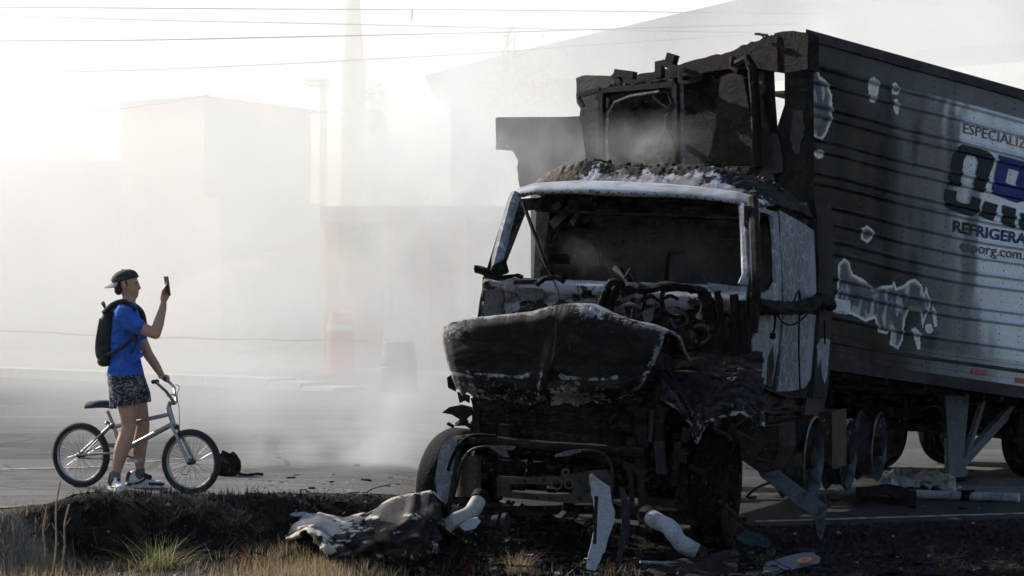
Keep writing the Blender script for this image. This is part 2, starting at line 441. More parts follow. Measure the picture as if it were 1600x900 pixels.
# sooty ribbed side skin, coloured by how the fire reached it
PATCH = [
 [(1262,100),(1275,100),(1280,118),(1292,128),(1300,150),(1300,182),(1292,208),(1283,219),(1270,213),(1262,196),(1260,150)],
 [(1271,237),(1279,233),(1286,238),(1285,245),(1277,248),(1272,243)],
 [(1356,125),(1366,121),(1373,128),(1372,145),(1366,160),(1359,158),(1357,140)],
 [(1393,131),(1401,130),(1406,139),(1402,148),(1394,146)],
 [(1397,156),(1402,155),(1405,166),(1403,179),(1399,178),(1396,166)],
 [(1346,357),(1355,353),(1364,360),(1363,372),(1355,379),(1347,374)],
 [(1308,440),(1312,412),(1320,403),(1328,411),(1333,428),(1352,438),(1364,452),(1380,447),(1393,446),(1397,440),(1400,450),(1412,446),(1420,439),(1430,436),(1440,446),(1443,462),(1447,449),(1451,463),(1454,478),(1450,486),(1445,500),(1442,513),(1439,488),(1420,484),(1414,498),(1411,530),(1403,545),(1390,538),(1393,512),(1385,522),(1371,518),(1366,497),(1352,502),(1330,491),(1305,488),(1305,466)],
 [(1457,477),(1461,484),(1465,508),(1461,510),(1457,492)],
 [(1447,508),(1455,506),(1458,516),(1453,522),(1447,517)],
 [(1425,515),(1432,512),(1438,520),(1438,545),(1434,545),(1430,530)],
 [(1303,467),(1328,470),(1328,489),(1302,487)]]
PTH = [[ST(*q) for q in p] for p in PATCH]
PBB = [(min(q[0] for q in p)-.03, max(q[0] for q in p)+.03, min(q[1] for q in p)-.03, max(q[1] for q in p)+.03) for p in PTH]
def skin_col(t, h):
    # how clean the metal still is
    edge = 1.12+.44*(h-.4)+.3*fbm(t*1.1, h*.9, 2.)
    clean = sstep(-.35, 1.75, t-edge)
    streak = sstep(-.3, .75, nz(t*4.2, h*.8, 9.)+.5*nz(t*8, h*2.2, 4.)-.2*sstep(2.4, 3.2, t))
    low = sstep(2.35, 2.7, h)
    clean *= 1-.8*streak*(1-sstep(2.3, 3.3, t)*.75)
    clean = max(clean, .06*sstep(-.1, .8, fbm(t*1.6+7, h*1.8, 1.))*sstep(.2, .8, t))
    if h < .25: clean = .05+.12*sstep(.3, 3.2, t)
    soot = mix3((.0035, .0035, .004), (.022, .018, .017), sstep(-.2, .5, fbm(t*2.5, h*1.2, 6.)))
    c = mix3(soot, (.60, .64, .70), clean); met = .2+.4*clean
    if h > .25: c = mix3(c, (.075, .055, .05), .55*sstep(.1, .3, clean)*sstep(.8, .45, clean))
    if h > 2.62: c = mix3(c, (.25, .26, .28), .5*sstep(1.4, 3.2, t)); 
    for p, b, k in zip(PTH, PBB, range(99)):
        if b[0] < t < b[1] and b[2] < h < b[3]:
            wob = .006*nz(t*22, h*22, 1.)+.003*nz(t*60, h*60, 2.)
            d = dpoly(t*1.0, h, p)+wob
            if d > -.002:
                if k == len(PTH)-1: c, met = (.62, .64, .68), .2; continue
                small = k in (1, 2, 3, 4, 7, 8, 9)
                rim = 1-sstep(.008, .034, d)
                inn = mix3((.075, .085, .105), (.24, .17, .13), sstep(.0, .5, nz(t*6, h*4, 3.)+.55*(1-sstep(.03, .08, d))-.25))
                inn = mix3(inn, (.33, .35, .38), sstep(.05, .4, nz(t*16, h*6, 8.)))
                if small: inn = (.5, .5, .5) if k != 3 else (.24, .22, .2)
                if k == 5: inn = (.13, .13, .13)
                c = mix3(inn, (.62, .62, .62), rim); met = .35
                rr = min(abs(h-q) for q in RIBS)
                if rr < .03: c = mix3(c, (.05, .05, .05), .6*(1-rr/.03))
    # riveted posts show as faint vertical seams
    return (*c, met)
fine_t = np.concatenate([np.linspace(0, 3.7, 310), np.linspace(3.75, TL, 60)])
fine_h = np.linspace(0, TH, 330)
vs, cols = [], []
for h in fine_h:
    for t in fine_t:
        vs.append(side(float(t), float(h))); cols.append(skin_col(float(t), float(h)))
nt_, nh_ = len(fine_t), len(fine_h)
mb = MB(); mb.add(vs, [(j*nt_+i, (j+1)*nt_+i, (j+1)*nt_+i+1, j*nt_+i+1) for j in range(nh_-1) for i in range(nt_-1)])
skin_m = vcol_mat('scorched_skin', rough=.42, metal=.7, bump=.12, scale=30, mcol=True)
so = mb.build('side_skin', skin_m, trailer, smooth='all'); set_cols(so.data, cols)
so['label'] = 'ribbed aluminium side blackened by soot with bare tempered patches'
# rivets in upright rows
mb = MB()
for k in range(1, 22):
    t = .33*k
    for j in range(46):
        h = .05+j*.063
        if t > 3.9: continue
        if ribh(h) > .002: continue
        c = side(t, h); a, b, n_ = AX*.009, UP*.009, NS*.006
        mb.add([c+a, c+b, c-a, c-b, c+n_], [(0,1,4),(1,2,4),(2,3,4),(3,0,4)])
for k in range(120):
    t = .04+k*.033
    for h in (2.66, 2.80):
        c = side(t, h); a, b, n_ = AX*.006, UP*.006, NS*.006
        mb.add([c+a, c+b, c-a, c-b, c+n_], [(0,1,4),(1,2,4),(2,3,4),(3,0,4)])
ro = mb.build('rivets', char, trailer); ro['kind'] = 'stuff'
# rails
def rail(name, h0, h1, off, t0=0.0, t1=TL, mat=alu_dark):
    mb = MB()
    def fn(a, b):
        prof = [(h0, .004), (h0+.004, off), (h1-.004, off), (h1, .004)]
        h, o = prof[round(b*3)]
        t = t0+(t1-t0)*a; return TC+AX*t-UP*(h+sag(t, max(0,min(TH,h))))+NS*o
    mb.grid(fn, 60, 3); return mb.build(name, mat, trailer)
rail('top_rail', -.03, .07, .03); rail('bottom_rail', 2.86, 2.98, .022); rail('rub_rail', 2.70, 2.735, .012)
# reflective marks and an empty placard frame
for (a, b, nm, col) in (((1518, 576), (1541, 586), 'reflector', (.22, .03, .04)), ((1586, 590), (1612, 600), 'reflector', (.22, .03, .04))):
    (t0, h0), (t1, h1) = ST(*a), ST(b[0], b[1])
    hm_ = (h0+h1)/2; mb = MB()
    mb.prism([side(t0, hm_-.022, .002), side(t1, hm_-.022, .002), side(t1, hm_+.03, .002), side(t0, hm_+.03, .002)], NS*.004)
    mb.build(nm, MATS.get('reflector_red') or plain('reflector_red', col, .35), trailer)
mb = MB(); t0, h0 = ST(1442, 563); t1, h1 = ST(1473, 574)
for (a, b) in (((t0,h0),(t1,h0)), ((t1,h0),(t1,h0+.05)), ((t1,h0+.05),(t0,h0+.05)), ((t0,h0+.05),(t0,h0))):
    mb.bar(side(*a, .004), side(*b, .004), .006, .006, NS)
mb.build('placard_frame', ashy, trailer)
t0, h0 = ST(1303, 468); t1, h1 = ST(1328, 489)
mb = MB(); mb.prism([side(t0, h0, .004), side(t1, h0, .004), side(t1, h1, .004), side(t0, h1, .004)], NS*.003); mb.build('plate', plain('pale_plate', (.42,.45,.5), .6, var=.2), trailer)

# lettering, draped over the ribs
def drape_poly(poly, name, mat, holes=()):
    """polygon(s) in (t,h), cut to a fine grid so that they follow the skin"""
    t0 = min(p[0] for p in poly); t1 = max(p[0] for p in poly); h0 = min(p[1] for p in poly); h1 = max(p[1] for p in poly)
    bm = bmesh.new(); 
    loops = [poly]+list(holes)
    pts = [[V(p[0], p[1], 0) for p in l] for l in loops]
    flat = [p for l in pts for p in l]
    tr = tessellate_polygon(pts)
    vv = [bm.verts.new(p) for p in flat]
    for t in tr:
        try: bm.faces.new([vv[i] for i in t])
        except ValueError: pass
    for nrm, a, b, st in ((V(0,1,0), h0, h1, .0045), (V(1,0,0), t0, t1, .05)):
        x = a+st
        while x < b:
            bmesh.ops.bisect_plane(bm, geom=bm.verts[:]+bm.edges[:]+bm.faces[:], plane_co=nrm*x, plane_no=nrm, dist=1e-6); x += st
    base = wloc(trailer); c = side((t0+t1)/2, (h0+h1)/2)
    for v in bm.verts: v.co = side(v.co.x, v.co.y, .007)-c
    bmesh.ops.recalc_face_normals(bm, faces=bm.faces[:])
    me = bpy.data.meshes.new(name); bm.to_mesh(me); bm.free(); me.materials.append(mat)
    return link(name, me, trailer, c-base)
ink = burnt('scorched_navy_vinyl', (.004,.013,.019), soot=(.003,.003,.004), s_lo=.5, s_hi=.7, a_lo=.8, a_hi=.9, scale=5, rough=.4, bump=.1)
blue_ink = burnt('blue_vinyl', (.008,.03,.17), soot=(.004,.009,.03), s_lo=.56, s_hi=.72, a_lo=.8, a_hi=.9, scale=3, rough=.4, bump=.1)
red_ink = plain('red_vinyl', (.34,.03,.035), .4, bump=0)
black_ink = plain('black_vinyl', (.012,.012,.014), .45, bump=0)
def z2(*q): return [ST(1240+a/3.0, 40+b/3.0) for a, b in q]
LET = [
 (z2((722,748),(748,605),(768,570),(790,557),(850,572),(905,588),(930,608),(934,650),(918,690),(885,785),(832,770),(862,640),(850,615),(810,606),(795,630),(778,757)), ink),
 (z2((712,765),(765,777),(758,815),(775,828),(815,838),(826,830),(832,800),(878,815),(860,880),(838,892),(800,888),(740,867),(712,850),(706,828)), ink)]
for poly, m_ in LET: drape_poly(poly, 'letter_O', m_)
pxp = lambda *q: [ST(*p) for p in q]
drape_poly(pxp((1560,242),(1605,254),(1622,268),(1622,292),(1608,312),(1588,317),(1547,302)), 'letter_R', blue_ink, [pxp((1575,263),(1592,268),(1586,291),(1570,287))])
drape_poly(pxp((1538,314),(1559,320),(1551,346),(1528,337)), 'letter_R', ink)
drape_poly(pxp((1566,320),(1587,326),(1583,357),(1563,351)), 'letter_R', ink)
drape_poly(pxp((1594,332),(1612,336),(1640,345),(1640,372),(1612,366),(1589,356)), 'letter_G', ink)
drape_poly(pxp((1634,262),(1672,272),(1672,296),(1650,290),(1646,318),(1624,312)), 'letter_G', blue_ink)
def text(body, p_left, p_base2, height_px, x_end, upto, mats, name, bold=0.0):
    """body set along the trailer from a pixel; x_end = pixel where the first `upto` letters end"""
    t0, h0 = ST(*p_left)
    (te, _) = ST(x_end, p_left[1]+.26*(x_end-p_left[0]))
    hh = ST(p_left[0], p_left[1])[1]-ST(p_left[0], p_left[1]-height_px)[1]
    cu = bpy.data.curves.new(name, 'FONT'); cu.offset = bold; cu.resolution_u = 2; tmp = bpy.data.objects.new('tmp', cu); COL.objects.link(tmp)
    def width(s):
        cu.body = s; bpy.context.view_layer.update(); return tmp.dimensions.x
    w_up = width(body[:upto]); sx = (te-t0)/max(w_up, 1e-6); sy = hh/.70
    for k, ch in enumerate(body):
        x0 = width(body[:k]+'.')-width('.') if k else 0.0
        cu.body = ch; bpy.context.view_layer.update()
        dg = bpy.context.evaluated_depsgraph_get(); me0 = bpy.data.meshes.new_from_object(tmp.evaluated_get(dg))
        bm = bmesh.new(); bm.from_mesh(me0); bpy.data.meshes.remove(me0)
        for v in bm.verts: v.co = V(t0+(x0+v.co.x)*sx, h0-v.co.y*sy, 0)
        hs = [v.co.y for v in bm.verts]
        if not hs: bm.free(); continue
        y = min(hs)+.0045
        while y < max(hs):
            bmesh.ops.bisect_plane(bm, geom=bm.verts[:]+bm.edges[:]+bm.faces[:], plane_co=V(0,y,0), plane_no=V(0,1,0), dist=1e-6); y += .0045
        c = side(t0+x0*sx, h0)
        for v in bm.verts: v.co = side(v.co.x, v.co.y, .007)-c
        bmesh.ops.recalc_face_normals(bm, faces=bm.faces[:])
        if sum(f.normal.dot(NS) for f in bm.faces) < 0: bmesh.ops.reverse_faces(bm, faces=bm.faces[:])
        me = bpy.data.meshes.new(name); bm.to_mesh(me); bm.free(); me.materials.append(mats[min(k, len(mats)-1)])
        link(name, me, trailer, c-wloc(trailer))
    bpy.data.objects.remove(tmp)
text('ESPECIALIZADOS', (1503, 207), None, 16, 1601, 10, [black_ink]*7+[red_ink], 'lettering')
text('REFRIGERADOS', (1487, 361), None, 17.5, 1602, 9, [ink, ink, ink, blue_ink], 'lettering', .028)
text('esporg.com.mx', (1499, 390), None, 17, 1598, 11, [black_ink], 'lettering', .006)

# front: near corner post, black wall, header, burnt cooling unit
NFR = -AX                                                            # out of the front
def FP(px, py, off=0.0): return hit(px, py, TC+NFR*off, NFR)
def fpoly(name, pts, off, th, mat, smooth=False):
    mb = MB(); mb.prism([FP(x, y, off) for x, y in pts], AX*th); return mb.build(name, mat, trailer)
fpoly('front_wall', [(1204,100),(1206,150),(1210,204),(1226,206),(1226,570),(940,575),(938,160),(945,140),(985,128),(1040,112),(1100,104),(1150,96)], 0, .05, char)
def jag(pts, n, amp, seed):
    out = []; rnd = random.Random(seed)
    for i in range(len(pts)-1):
        (x0,y0),(x1,y1) = pts[i], pts[i+1]
        for k in range(n):
            a = k/n; out.append((x0+(x1-x0)*a+rnd.uniform(-amp,amp)*.5, y0+(y1-y0)*a+rnd.uniform(-amp,amp)))
    out.append(pts[-1]); return out
fpoly('corner_post', [(1226,60),(1258,52),(1260,570),(1219,572),(1221,300),(1212,206),(1226,163)], .03, .12, char)
fpoly('corner_cap', [(1210,52),(1222,49),(1240,48),(1262,52),(1262,108),(1226,114),(1210,104)], .06, .16, char)
fpoly('header', jag([(1215,54),(1200,56),(1160,72),(1120,86),(1060,100),(1000,116),(966,122)], 6, 2.2, 3)+[(966,138),(1010,132),(1060,120),(1120,110),(1160,106),(1204,110),(1215,112)], .07, .11, char_rust)
fpoly('insulation_board', [(1125,121),(1142,114),(1160,114),(1172,180),(1178,258),(1104,258),(1117,202)], .10, .05, char_rust)
fpoly('wall_strip', [(1182,112),(1193,110),(1194,118),(1191,128),(1194,140),(1190,150),(1192,165),(1200,200),(1212,300),(1190,300),(1180,200)], .04, .03, alu_dark)
fpoly('wall_patch', jag([(1200,212),(1214,208),(1222,240),(1224,270),(1200,270),(1196,240),(1200,212)], 4, 2.5, 31)[:-1], .05, .01, alu_dark)
fpoly('ash_patch', jag([(1241,175),(1254,172),(1257,200),(1250,238),(1240,240),(1235,215),(1241,175)], 5, 3.0, 32)[:-1], .036, .006, alu_dark)
mb = MB(); mb.tube([FP(1063,118,.16), FP(1065,180,.16), FP(1068,262,.16)], [.026,.026,.026], 8); mb.build('pipe', ashy, trailer, True)
mb = MB(); mb.tube([FP(1152,100,.12), FP(1168,92,.14), FP(1176,108,.14), FP(1180,160,.12), FP(1184,262,.12)], .045, 8); mb.build('duct', char, trailer, True)
mb = MB(); mb.tube([FP(1146,90,.1), FP(1144,105,.12), FP(1155,112,.12)], .03, 8); mb.build('bracket', char_rust, trailer, True)
# cooling unit: frame, panel, hoses
ux = .34
mb = MB()
corn = [(941,142),(1056,132),(1058,262),(941,266)]
for a, b in ((0,1),(1,2),(2,3),(3,0)):
    mb.bar(FP(*corn[a], ux), FP(*corn[b], ux), .05, .05, NFR)
for q in corn: mb.bar(FP(*q, ux), FP(*q, 0.03), .045, .045)
mb.build('unit_frame', char, trailer)
def unit_fn(a, b):
    px, py = 946+108*a, 144+118*b
    return FP(px, py, ux-.05+.02*fbm(a*3, b*3, 2.)+.012*fbm(a*12, b*8, 6.)-.07*sstep(.08,.05,(a-.6)**2+(b-.4)**2))
mb = MB(); mb.grid(unit_fn, 60, 60, .02); mb.build('unit_panel', char, trailer, True)
for pts in ([(950,262),(948,205),(950,178),(960,160),(985,150),(1030,143)], [(1045,178),(1040,182),(1042,200),(1050,215),(1056,240),(1055,262)], [(1020,150),(1030,160),(1045,170),(1050,160),(1046,150)]):
    mb = MB(); mb.tube([FP(x, y, ux+.02) for x, y in pts], .012, 6); mb.build('hose', ashy if pts[0][0] == 950 else char_rust, trailer, True)
mb = MB()
for i in range(16):
    x = 950+7*i; c = FP(x, 140-.085*(x-950)+random.Random(i).uniform(-3, 2), ux-.05)
    mb.box(c, (.05,.06,.035+.03*random.Random(i+50).random()), Matrix.Rotation(i*1.3, 3, 'Z') @ Matrix.Rotation(i*.7, 3, 'X'))
mb.build('charred_debris', char, trailer)
for (a, b, w, m_, o) in (((1031,96),(1031,122),.075,char,.2), ((1044,90),(1056,94),.09,char,.3), ((1036,98),(1100,122),.06,char,.22), ((962,114),(992,118),.07,char,.25), ((960,116),(970,132),.06,char,.25),
                   ((902,150),(938,140),.04,char,.2), ((904,152),(912,166),.03,char,.2), ((934,150),(945,160),.06,char,.2), ((1056,130),(1090,126),.03,char_rust,.2), ((1180,53),(1200,55),.02,char,.1), ((1186,52),(1196,60),.015,char,.1)):
    mb = MB(); mb.bar(FP(*a, o), FP(*b, o), w, w*.8, NFR); mb.build('bent_beam', m_, trailer)
# far side wall remnant beyond the front
mb = MB(); o_ = -.35
pts = [(900,121),(914,118),(958,118),(962,140),(940,150),(942,290),(918,290),(914,238),(910,200),(905,186),(907,170),(901,160)]
mb.prism([FP(x, y, o_) for x, y in jag(pts+[pts[0]], 3, 1.2, 8)[:-1]], AX*.05); mb.build('far_wall_remnant', alu_dark, trailer)
# roof, floor, far wall, rear wall: enough that the box is a box from any side
def tb(t, w, h): return TC+AX*t-NS*w-UP*h
def slab(name, t0, t1, w0, w1, h0, h1, mat=char):
    mb = MB(); c = [tb(t, w, h) for t in (t0, t1) for w in (w0, w1) for h in (h0, h1)]
    mb.add(c, [(0,1,3,2),(4,6,7,5),(0,4,5,1),(2,3,7,6),(0,2,6,4),(1,5,7,3)]); return mb.build(name, mat, trailer)
slab('floor', .05, TL, .03, TW, 2.76, 2.9)
slab('roof', 2.6, TL, .03, TW, .0, .03, alu_dark); slab('far_wall', 3.6, TL, TW-.06, TW, .03, 2.76, alu_dark); slab('rear_wall', TL-.05, TL, .03, TW-.06, .03, 2.76)
slab('lower_far_wall', .3, 3.55, TW-.06, TW, 1.3, 2.76)
slab('inner_lining', .06, TL-.06, .03, .06, .04, 2.76)
for k in range(12):
    t = .35+k*.62; slab('cross_member', t, t+.07, .05, TW-.05, 2.9, 3.03)
slab('coupler_plate', .35, 1.9, .5, 2.1, 3.03, 3.06)
# landing gear
def gz(p): return G(p.x, p.y)
for (w, vis) in ((.45, 1), (TW-.45, 0)):
    lx = (1505-1480)/160.0
    t_lg = 3.2
    top = tb(t_lg, w, 2.95)
    lg_y = top.y
    foot = V(top.x, top.y, gz(top)+.02)
    mb = MB(); mb.bar(top+V(0,0,.05), V(top.x, top.y, foot.z+.42), .17, .15, AX); mb.build('landing_leg', alu_dark, trailer)
    mb = MB(); mb.bar(V(top.x, top.y, foot.z+.5), foot+V(0,0,.04), .10, .10, AX); mb.build('landing_leg_inner', ashy, trailer)
    mb = MB(); mb.box(foot+V(0,0,.02), (.26,.26,.04), Matrix.Rotation(R(45),3,'Z')); mb.build('landing_foot', char, trailer)
    br = burnt('grey_brace', (.13,.135,.15), s_lo=.52, s_hi=.75, scale=3) if vis else MATS['grey_brace']
    mb = MB(); d_ = tb(t_lg, w-.12, 2.95)
    plate = [tb(t_lg-.22, w-.1, 2.98), tb(t_lg+.16, w-.1, 2.98), tb(t_lg+.14, w-.1, 3.62), tb(t_lg+.22, w-.1, 3.74), tb(t_lg-.04, w-.1, 4.02)]
    mb.prism(plate, -NS*.02); mb.build('gusset_plate', br, trailer)
    mb = MB(); mb.bar(tb(t_lg+.16, w-.06, 3.66), tb(t_lg+1.0, w-.06, 3.0), .09, .07, NS); mb.build('brace', br, trailer)
    mb = MB(); mb.bar(tb(t_lg+.18, w-.06, 3.7), tb(t_lg+.45, w-.06, 3.0), .05, .05, NS); mb.build('brace', br, trailer)
slab('landing_cross_bar', 3.14, 3.26, .5, TW-.5, 3.3, 3.37)
# wheel behind the landing gear
def wheel(mb_t, mb_r, c, ax, rt=.5, w=.28, rim=.29):
    mb_t.lathe(c, ax, [(-w/2, rim), (-w/2-.005, rt*.8), (-w*.42, rt*.96), (-w*.3, rt), (w*.3, rt), (w*.42, rt*.96), (w/2+.005, rt*.8), (w/2, rim)], 40)
    mb_r.lathe(c, ax, [(-w/2+.02, rim+.004), (-w/2-.008, rim), (-w/2+.03, rim*.93), (-.0, rim*.86), (.02, rim*.5), (-.05, rim*.42), (-.07, .09), (-.11, .085), (-.115, 0)], 40)
for (t_w, w_) in ((4.38, .32), (4.38, TW-.32), (5.6, .32), (5.6, TW-.32)):
    c = tb(t_w, w_, 2.95); c.z = gz(c)+.40
    a_, b_ = MB(), MB(); wheel(a_, b_, c, -NS, .40, .24, .31)
    wo = a_.build('wheel', rubberish, trailer, True); b_.build('rim', MATS.get('grey_brace'), wo, True)
mb = MB(); c0, c1 = tb(4.38, .1, 0), tb(4.38, TW-.1, 0); mb.tube([V(c0.x,c0.y,gz(c0)+.44), V(c1.x,c1.y,gz(c1)+.44)], .06, 8); mb.build('axle', char, trailer, True)
mb = MB()
for w_ in (.75, TW-.75): mb.bar(tb(2.9, w_, 3.15), tb(TL, w_, 3.15), .1, .25, UP)
for t_ in (3.3, 4.2, 5.4): mb.bar(tb(t_, .7, 3.2), tb(t_, TW-.7, 3.2), .1, .1, UP)
mb.build('slider_frame', char, trailer)
# ------------------------------------------------------------------ burnt tractor unit
TTH, TRO = R(20), R(2.5)
tv = V(math.sin(TTH), math.cos(TTH), 0); uf = V(math.cos(TTH), -math.sin(TTH), 0)
tu = uf*math.cos(TRO)-V(0,0,1)*math.sin(TRO); tz = V(0,0,1)*math.cos(TRO)+uf*math.sin(TRO)
TO = V(60/FPX*21.3, 21.3, -.42)
def L(u, v, z): return TO+tu*u+tv*v+tz*z
def TF(px, py, v): return hit(px, py, L(0, v, 0), tv)
def TS(px, py, u): return hit(px, py, L(u, 0, 0), tu)
def loc(p): q = p-TO; return V(q.dot(tu), q.dot(tv), q.dot(tz))
def TSP(px, py, off=0.0, top=-.12):
    """right side of the cab, leaning in a little above the belt"""
    u = 1.0
    for _ in range(4):
        p = TS(px, py, u+off); z = loc(p).z; u = 1.0+top*max(0, z-1.95)
    return TS(px, py, u+off)
char_trailer = char; char = burnt('char_engine', (.024,.022,.021), soot=(.0045,.0045,.005), s_lo=.42, s_hi=.62, a_lo=.60, a_hi=.70, ash=(.15,.148,.15), rust=(.035,.024,.017), scale=5, bump=.8)
truck = empty('truck', (TO.x, TO.y, TO.z), 'burnt out truck cab with crumpled hood and empty windscreen', 'truck')
white = burnt('heat_bleached_metal', (.24,.26,.295), soot=(.018,.016,.015), s_lo=.55, s_hi=.74, a_lo=.5, a_hi=.6, ash=(.40,.43,.48), rust=(.13,.10,.075), scale=2.6, rough=.6, bump=.35, bdist=.006)
bleach2 = burnt('sooty_bleached_metal', (.13,.135,.145), soot=(.009,.009,.009), s_lo=.46, s_hi=.62, a_lo=.56, a_hi=.66, ash=(.28,.29,.31), rust=(.08,.055,.04), scale=4.5, rough=.7, bump=.5)
# bleached panel with a web of pale cracks
qm, qnt, qb = nodes_mat('crazed_panel')
co = N(qnt, 'ShaderNodeTexCoord').outputs['Object']
nzv = N(qnt, 'ShaderNodeTexNoise', Scale=9.0, Detail=3.0); qnt.links.new(co, nzv.inputs['Vector'])
wv = N(qnt, 'ShaderNodeMix', data_type='VECTOR'); wv.inputs[0].default_value = .06
qnt.links.new(co, wv.inputs[4]); qnt.links.new(nzv.outputs['Color'], wv.inputs[5])
e1 = N(qnt, 'ShaderNodeTexVoronoi', feature='DISTANCE_TO_EDGE', Scale=7.5); qnt.links.new(wv.outputs[1], e1.inputs['Vector'])
e2 = N(qnt, 'ShaderNodeTexVoronoi', feature='DISTANCE_TO_EDGE', Scale=24.0); qnt.links.new(wv.outputs[1], e2.inputs['Vector'])
m1 = ramp(qnt, e1.outputs['Distance'], [(.02, 1.), (.06, 0.)]); m2 = ramp(qnt, e2.outputs['Distance'], [(.03, 1.), (.09, 0.)])
nn1 = noise_n(qnt, co, 2.2, 3); mk = ramp(qnt, nn1, [(.48, 0.), (.56, 1.)])
crack = math_n(qnt, 'MAXIMUM', m1, math_n(qnt, 'MULTIPLY', m2, mk))
basec = mixc(qnt, ramp(qnt, noise_n(qnt, co, 3.3, 4), [(.4, 0.), (.65, 1.)]), (.075,.088,.108), (.105,.12,.145))
big = ramp(qnt, noise_n(qnt, co, 1.6, 2), [(.56, 0.), (.6, 1.)])
c_ = mixc(qnt, crack, basec, (.23,.25,.28)); c_ = mixc(qnt, big, c_, (.19,.21,.245))
qnt.links.new(c_, qb.inputs['Base Color']); qb.inputs['Roughness'].default_value = .6
bump_n(qnt, qb, crack, .5, .004)

def tprism(name, pts, v, th, mat, parent=truck): 
    mb = MB(); mb.prism([TF(x, y, v) for x, y in pts], tv*th); return mb.build(name, mat, parent)
def sprism(name, pts, off, th, mat, parent=truck):
    mb = MB(); mb.prism([TSP(x, y, off) for x, y in pts], -tu*th); return mb.build(name, mat, parent)
def ttube(name, pts, r, mat, parent=truck, v=None, jit=.0, n=8, sub=1):
    """pts (px,py,v) or (px,py) with common v"""
    q = [TF(p[0], p[1], p[2] if len(p) > 2 else v) for p in pts]
    mb = MB(); mb.tube(smooth_path(q, sub) if sub > 1 else q, r if not (sub > 1 and isinstance(r, (list, tuple))) else r[0], n, jit=jit)
    return mb.build(name, mat, parent, True)
def smooth_path(q, k=4):
    out = []
    n = len(q)
    for i in range(n-1):
        p0, p1, p2, p3 = q[max(i-1,0)], q[i], q[i+1], q[min(i+2,n-1)]
        for j in range(k):
            t = j/k; t2, t3 = t*t, t*t*t
            out.append(.5*((2*p1)+(p2-p0)*t+(2*p0-5*p1+4*p2-p3)*t2+(3*p1-p0-3*p2+p3)*t3))
    out.append(q[-1]); return out
random.seed(5)
def painted(name, fn, nu, nv, cfn, mat, thick=.0, parent=truck, keep=None):
    mb = MB(); mb.grid(fn, nu, nv, thick, keep=keep)
    used = sorted({i for f in mb.f for i in f}); N0 = (nu+1)*(nv+1)
    o = mb.build(name, mat, parent, smooth='all')
    cols = []
    for i in used:
        k = i % N0; a, b = (k % (nu+1))/nu, (k//(nu+1))/nv
        q_ = cfn(a, b); cols.append(q_ if len(q_) == 4 else (*q_, 1.0))
    set_cols(o.data, cols); return o
fire_vc = vcol_mat('fire_paint', rough=.7, bump=.8, scale=55)
BLK = (.004,.004,.0045)
fleck = fleck_mat('ash_flecks'); fleck_pale = fleck_mat('ash_flecks_pale', (.40,.42,.455), (.2,.17,.145), scale=17)

# --- frame and running gear
mb = MB()
for u in (-.5, .34): mb.bar(L(u, .25, .78), L(u, 6.6, .82), .09, .26, tz)
for v in (.4, 1.8, 3.2, 4.6, 6.2): mb.bar(L(-.5, v, .78), L(.34, v, .78), .1, .18, tz)
mb.build('chassis_frame', char, truck)
mb = MB(); mb.box(L(-.08, 1.35, 1.0), (.7, 1.1, .75), Matrix.Rotation(-TTH, 3, 'Z')); mb.box(L(-.08, 1.3, 1.42), (.5, .9, .25), Matrix.Rotation(-TTH, 3, 'Z'))
for k in range(6): mb.tube([L(-.3+.1*k, .9, 1.3), L(-.3+.1*k, .86, 1.5), L(-.25+.1*k, 1.2, 1.58)], .03, 6)
mb.build('engine_block', char, truck)
def truck_wheel(u, v, z, rt, w, rim, flip, steer=0, tm=rubberish, rm=None):
    ax = (tu*math.cos(steer)+tv*math.sin(steer))*flip
    a_, b_ = MB(), MB(); c = L(u, v, z); wheel(a_, b_, c, -ax, rt, w, rim)
    wo = a_.build('wheel', tm, truck, True); b_.build('rim', rm or char, wo, True)
    hb = MB(); hb.lathe(c, ax, [(.05, .12), (.16, .11), (.19, .09), (.2, .02)], 16)
    for k in range(10):
        q = 2*math.pi*k/10; e1_, e2_ = tz, ax.cross(tz)
        hb.lathe(c+(e1_*math.cos(q)+e2_*math.sin(q))*.14+ax*.09, ax, [(0,.016),(.03,.016),(.031,.001)], 6)
    hb.build('hub', char, wo, True); return wo
truck_wheel(1.0, .92, .52, .5, .28, .3, 1, .12); truck_wheel(-1.1, .92, .36, .45, .27, .28, -1, -.25)
mb = MB(); mb.bar(L(-1.1, .92, .52), L(.95, .92, .55), .12, .12, tz); mb.build('front_axle', char, truck)
rimm = burnt('scorched_rim', (.11,.118,.132), soot=(.01,.01,.011), s_lo=.47, s_hi=.68, a_lo=.62, a_hi=.7, ash=(.4,.42,.45), scale=4, rough=.4, metal=.5, bump=.2)
def bare_rim(u, v, z, r, wd):
    c = L(u, v, z); mb = MB()
    mb.lathe(c, tu, [(wd/2, r), (wd/2-.01, r+.02), (wd/2-.03, r), (wd*.2, r*.9), (-wd*.3, r*.9), (-wd/2+.02, r), (-wd/2, r+.02), (-wd/2-.003, r-.01), (-wd*.3, r*.86), (wd*.2, r*.86), (wd/2, r-.012)], 44)
    o = mb.build('bare_rim', rimm, truck, True)
    d = MB(); d.lathe(c, tu, [(-.1, r*.8), (.04, r*.8), (.05, r*.3), (.12, r*.28), (.14, 0)], 24); d.build('brake_drum', char, o, True)
for (u, v) in ((.98, 3.62), (.98, 5.05), (.62, 5.05), (.98, 6.3), (-1.1, 3.62), (-1.1, 5.05), (-1.1, 6.3)): bare_rim(u, v, .5+(.06 if v < 4 else 0), .34 if v < 4 else .31, .26 if v < 4 else .2)
for v in (5.05, 6.3):
    mb = MB(); mb.tube([L(-1.0, v, .5), L(.9, v, .5)], .08, 10); mb.build('drive_axle', char, truck, True)
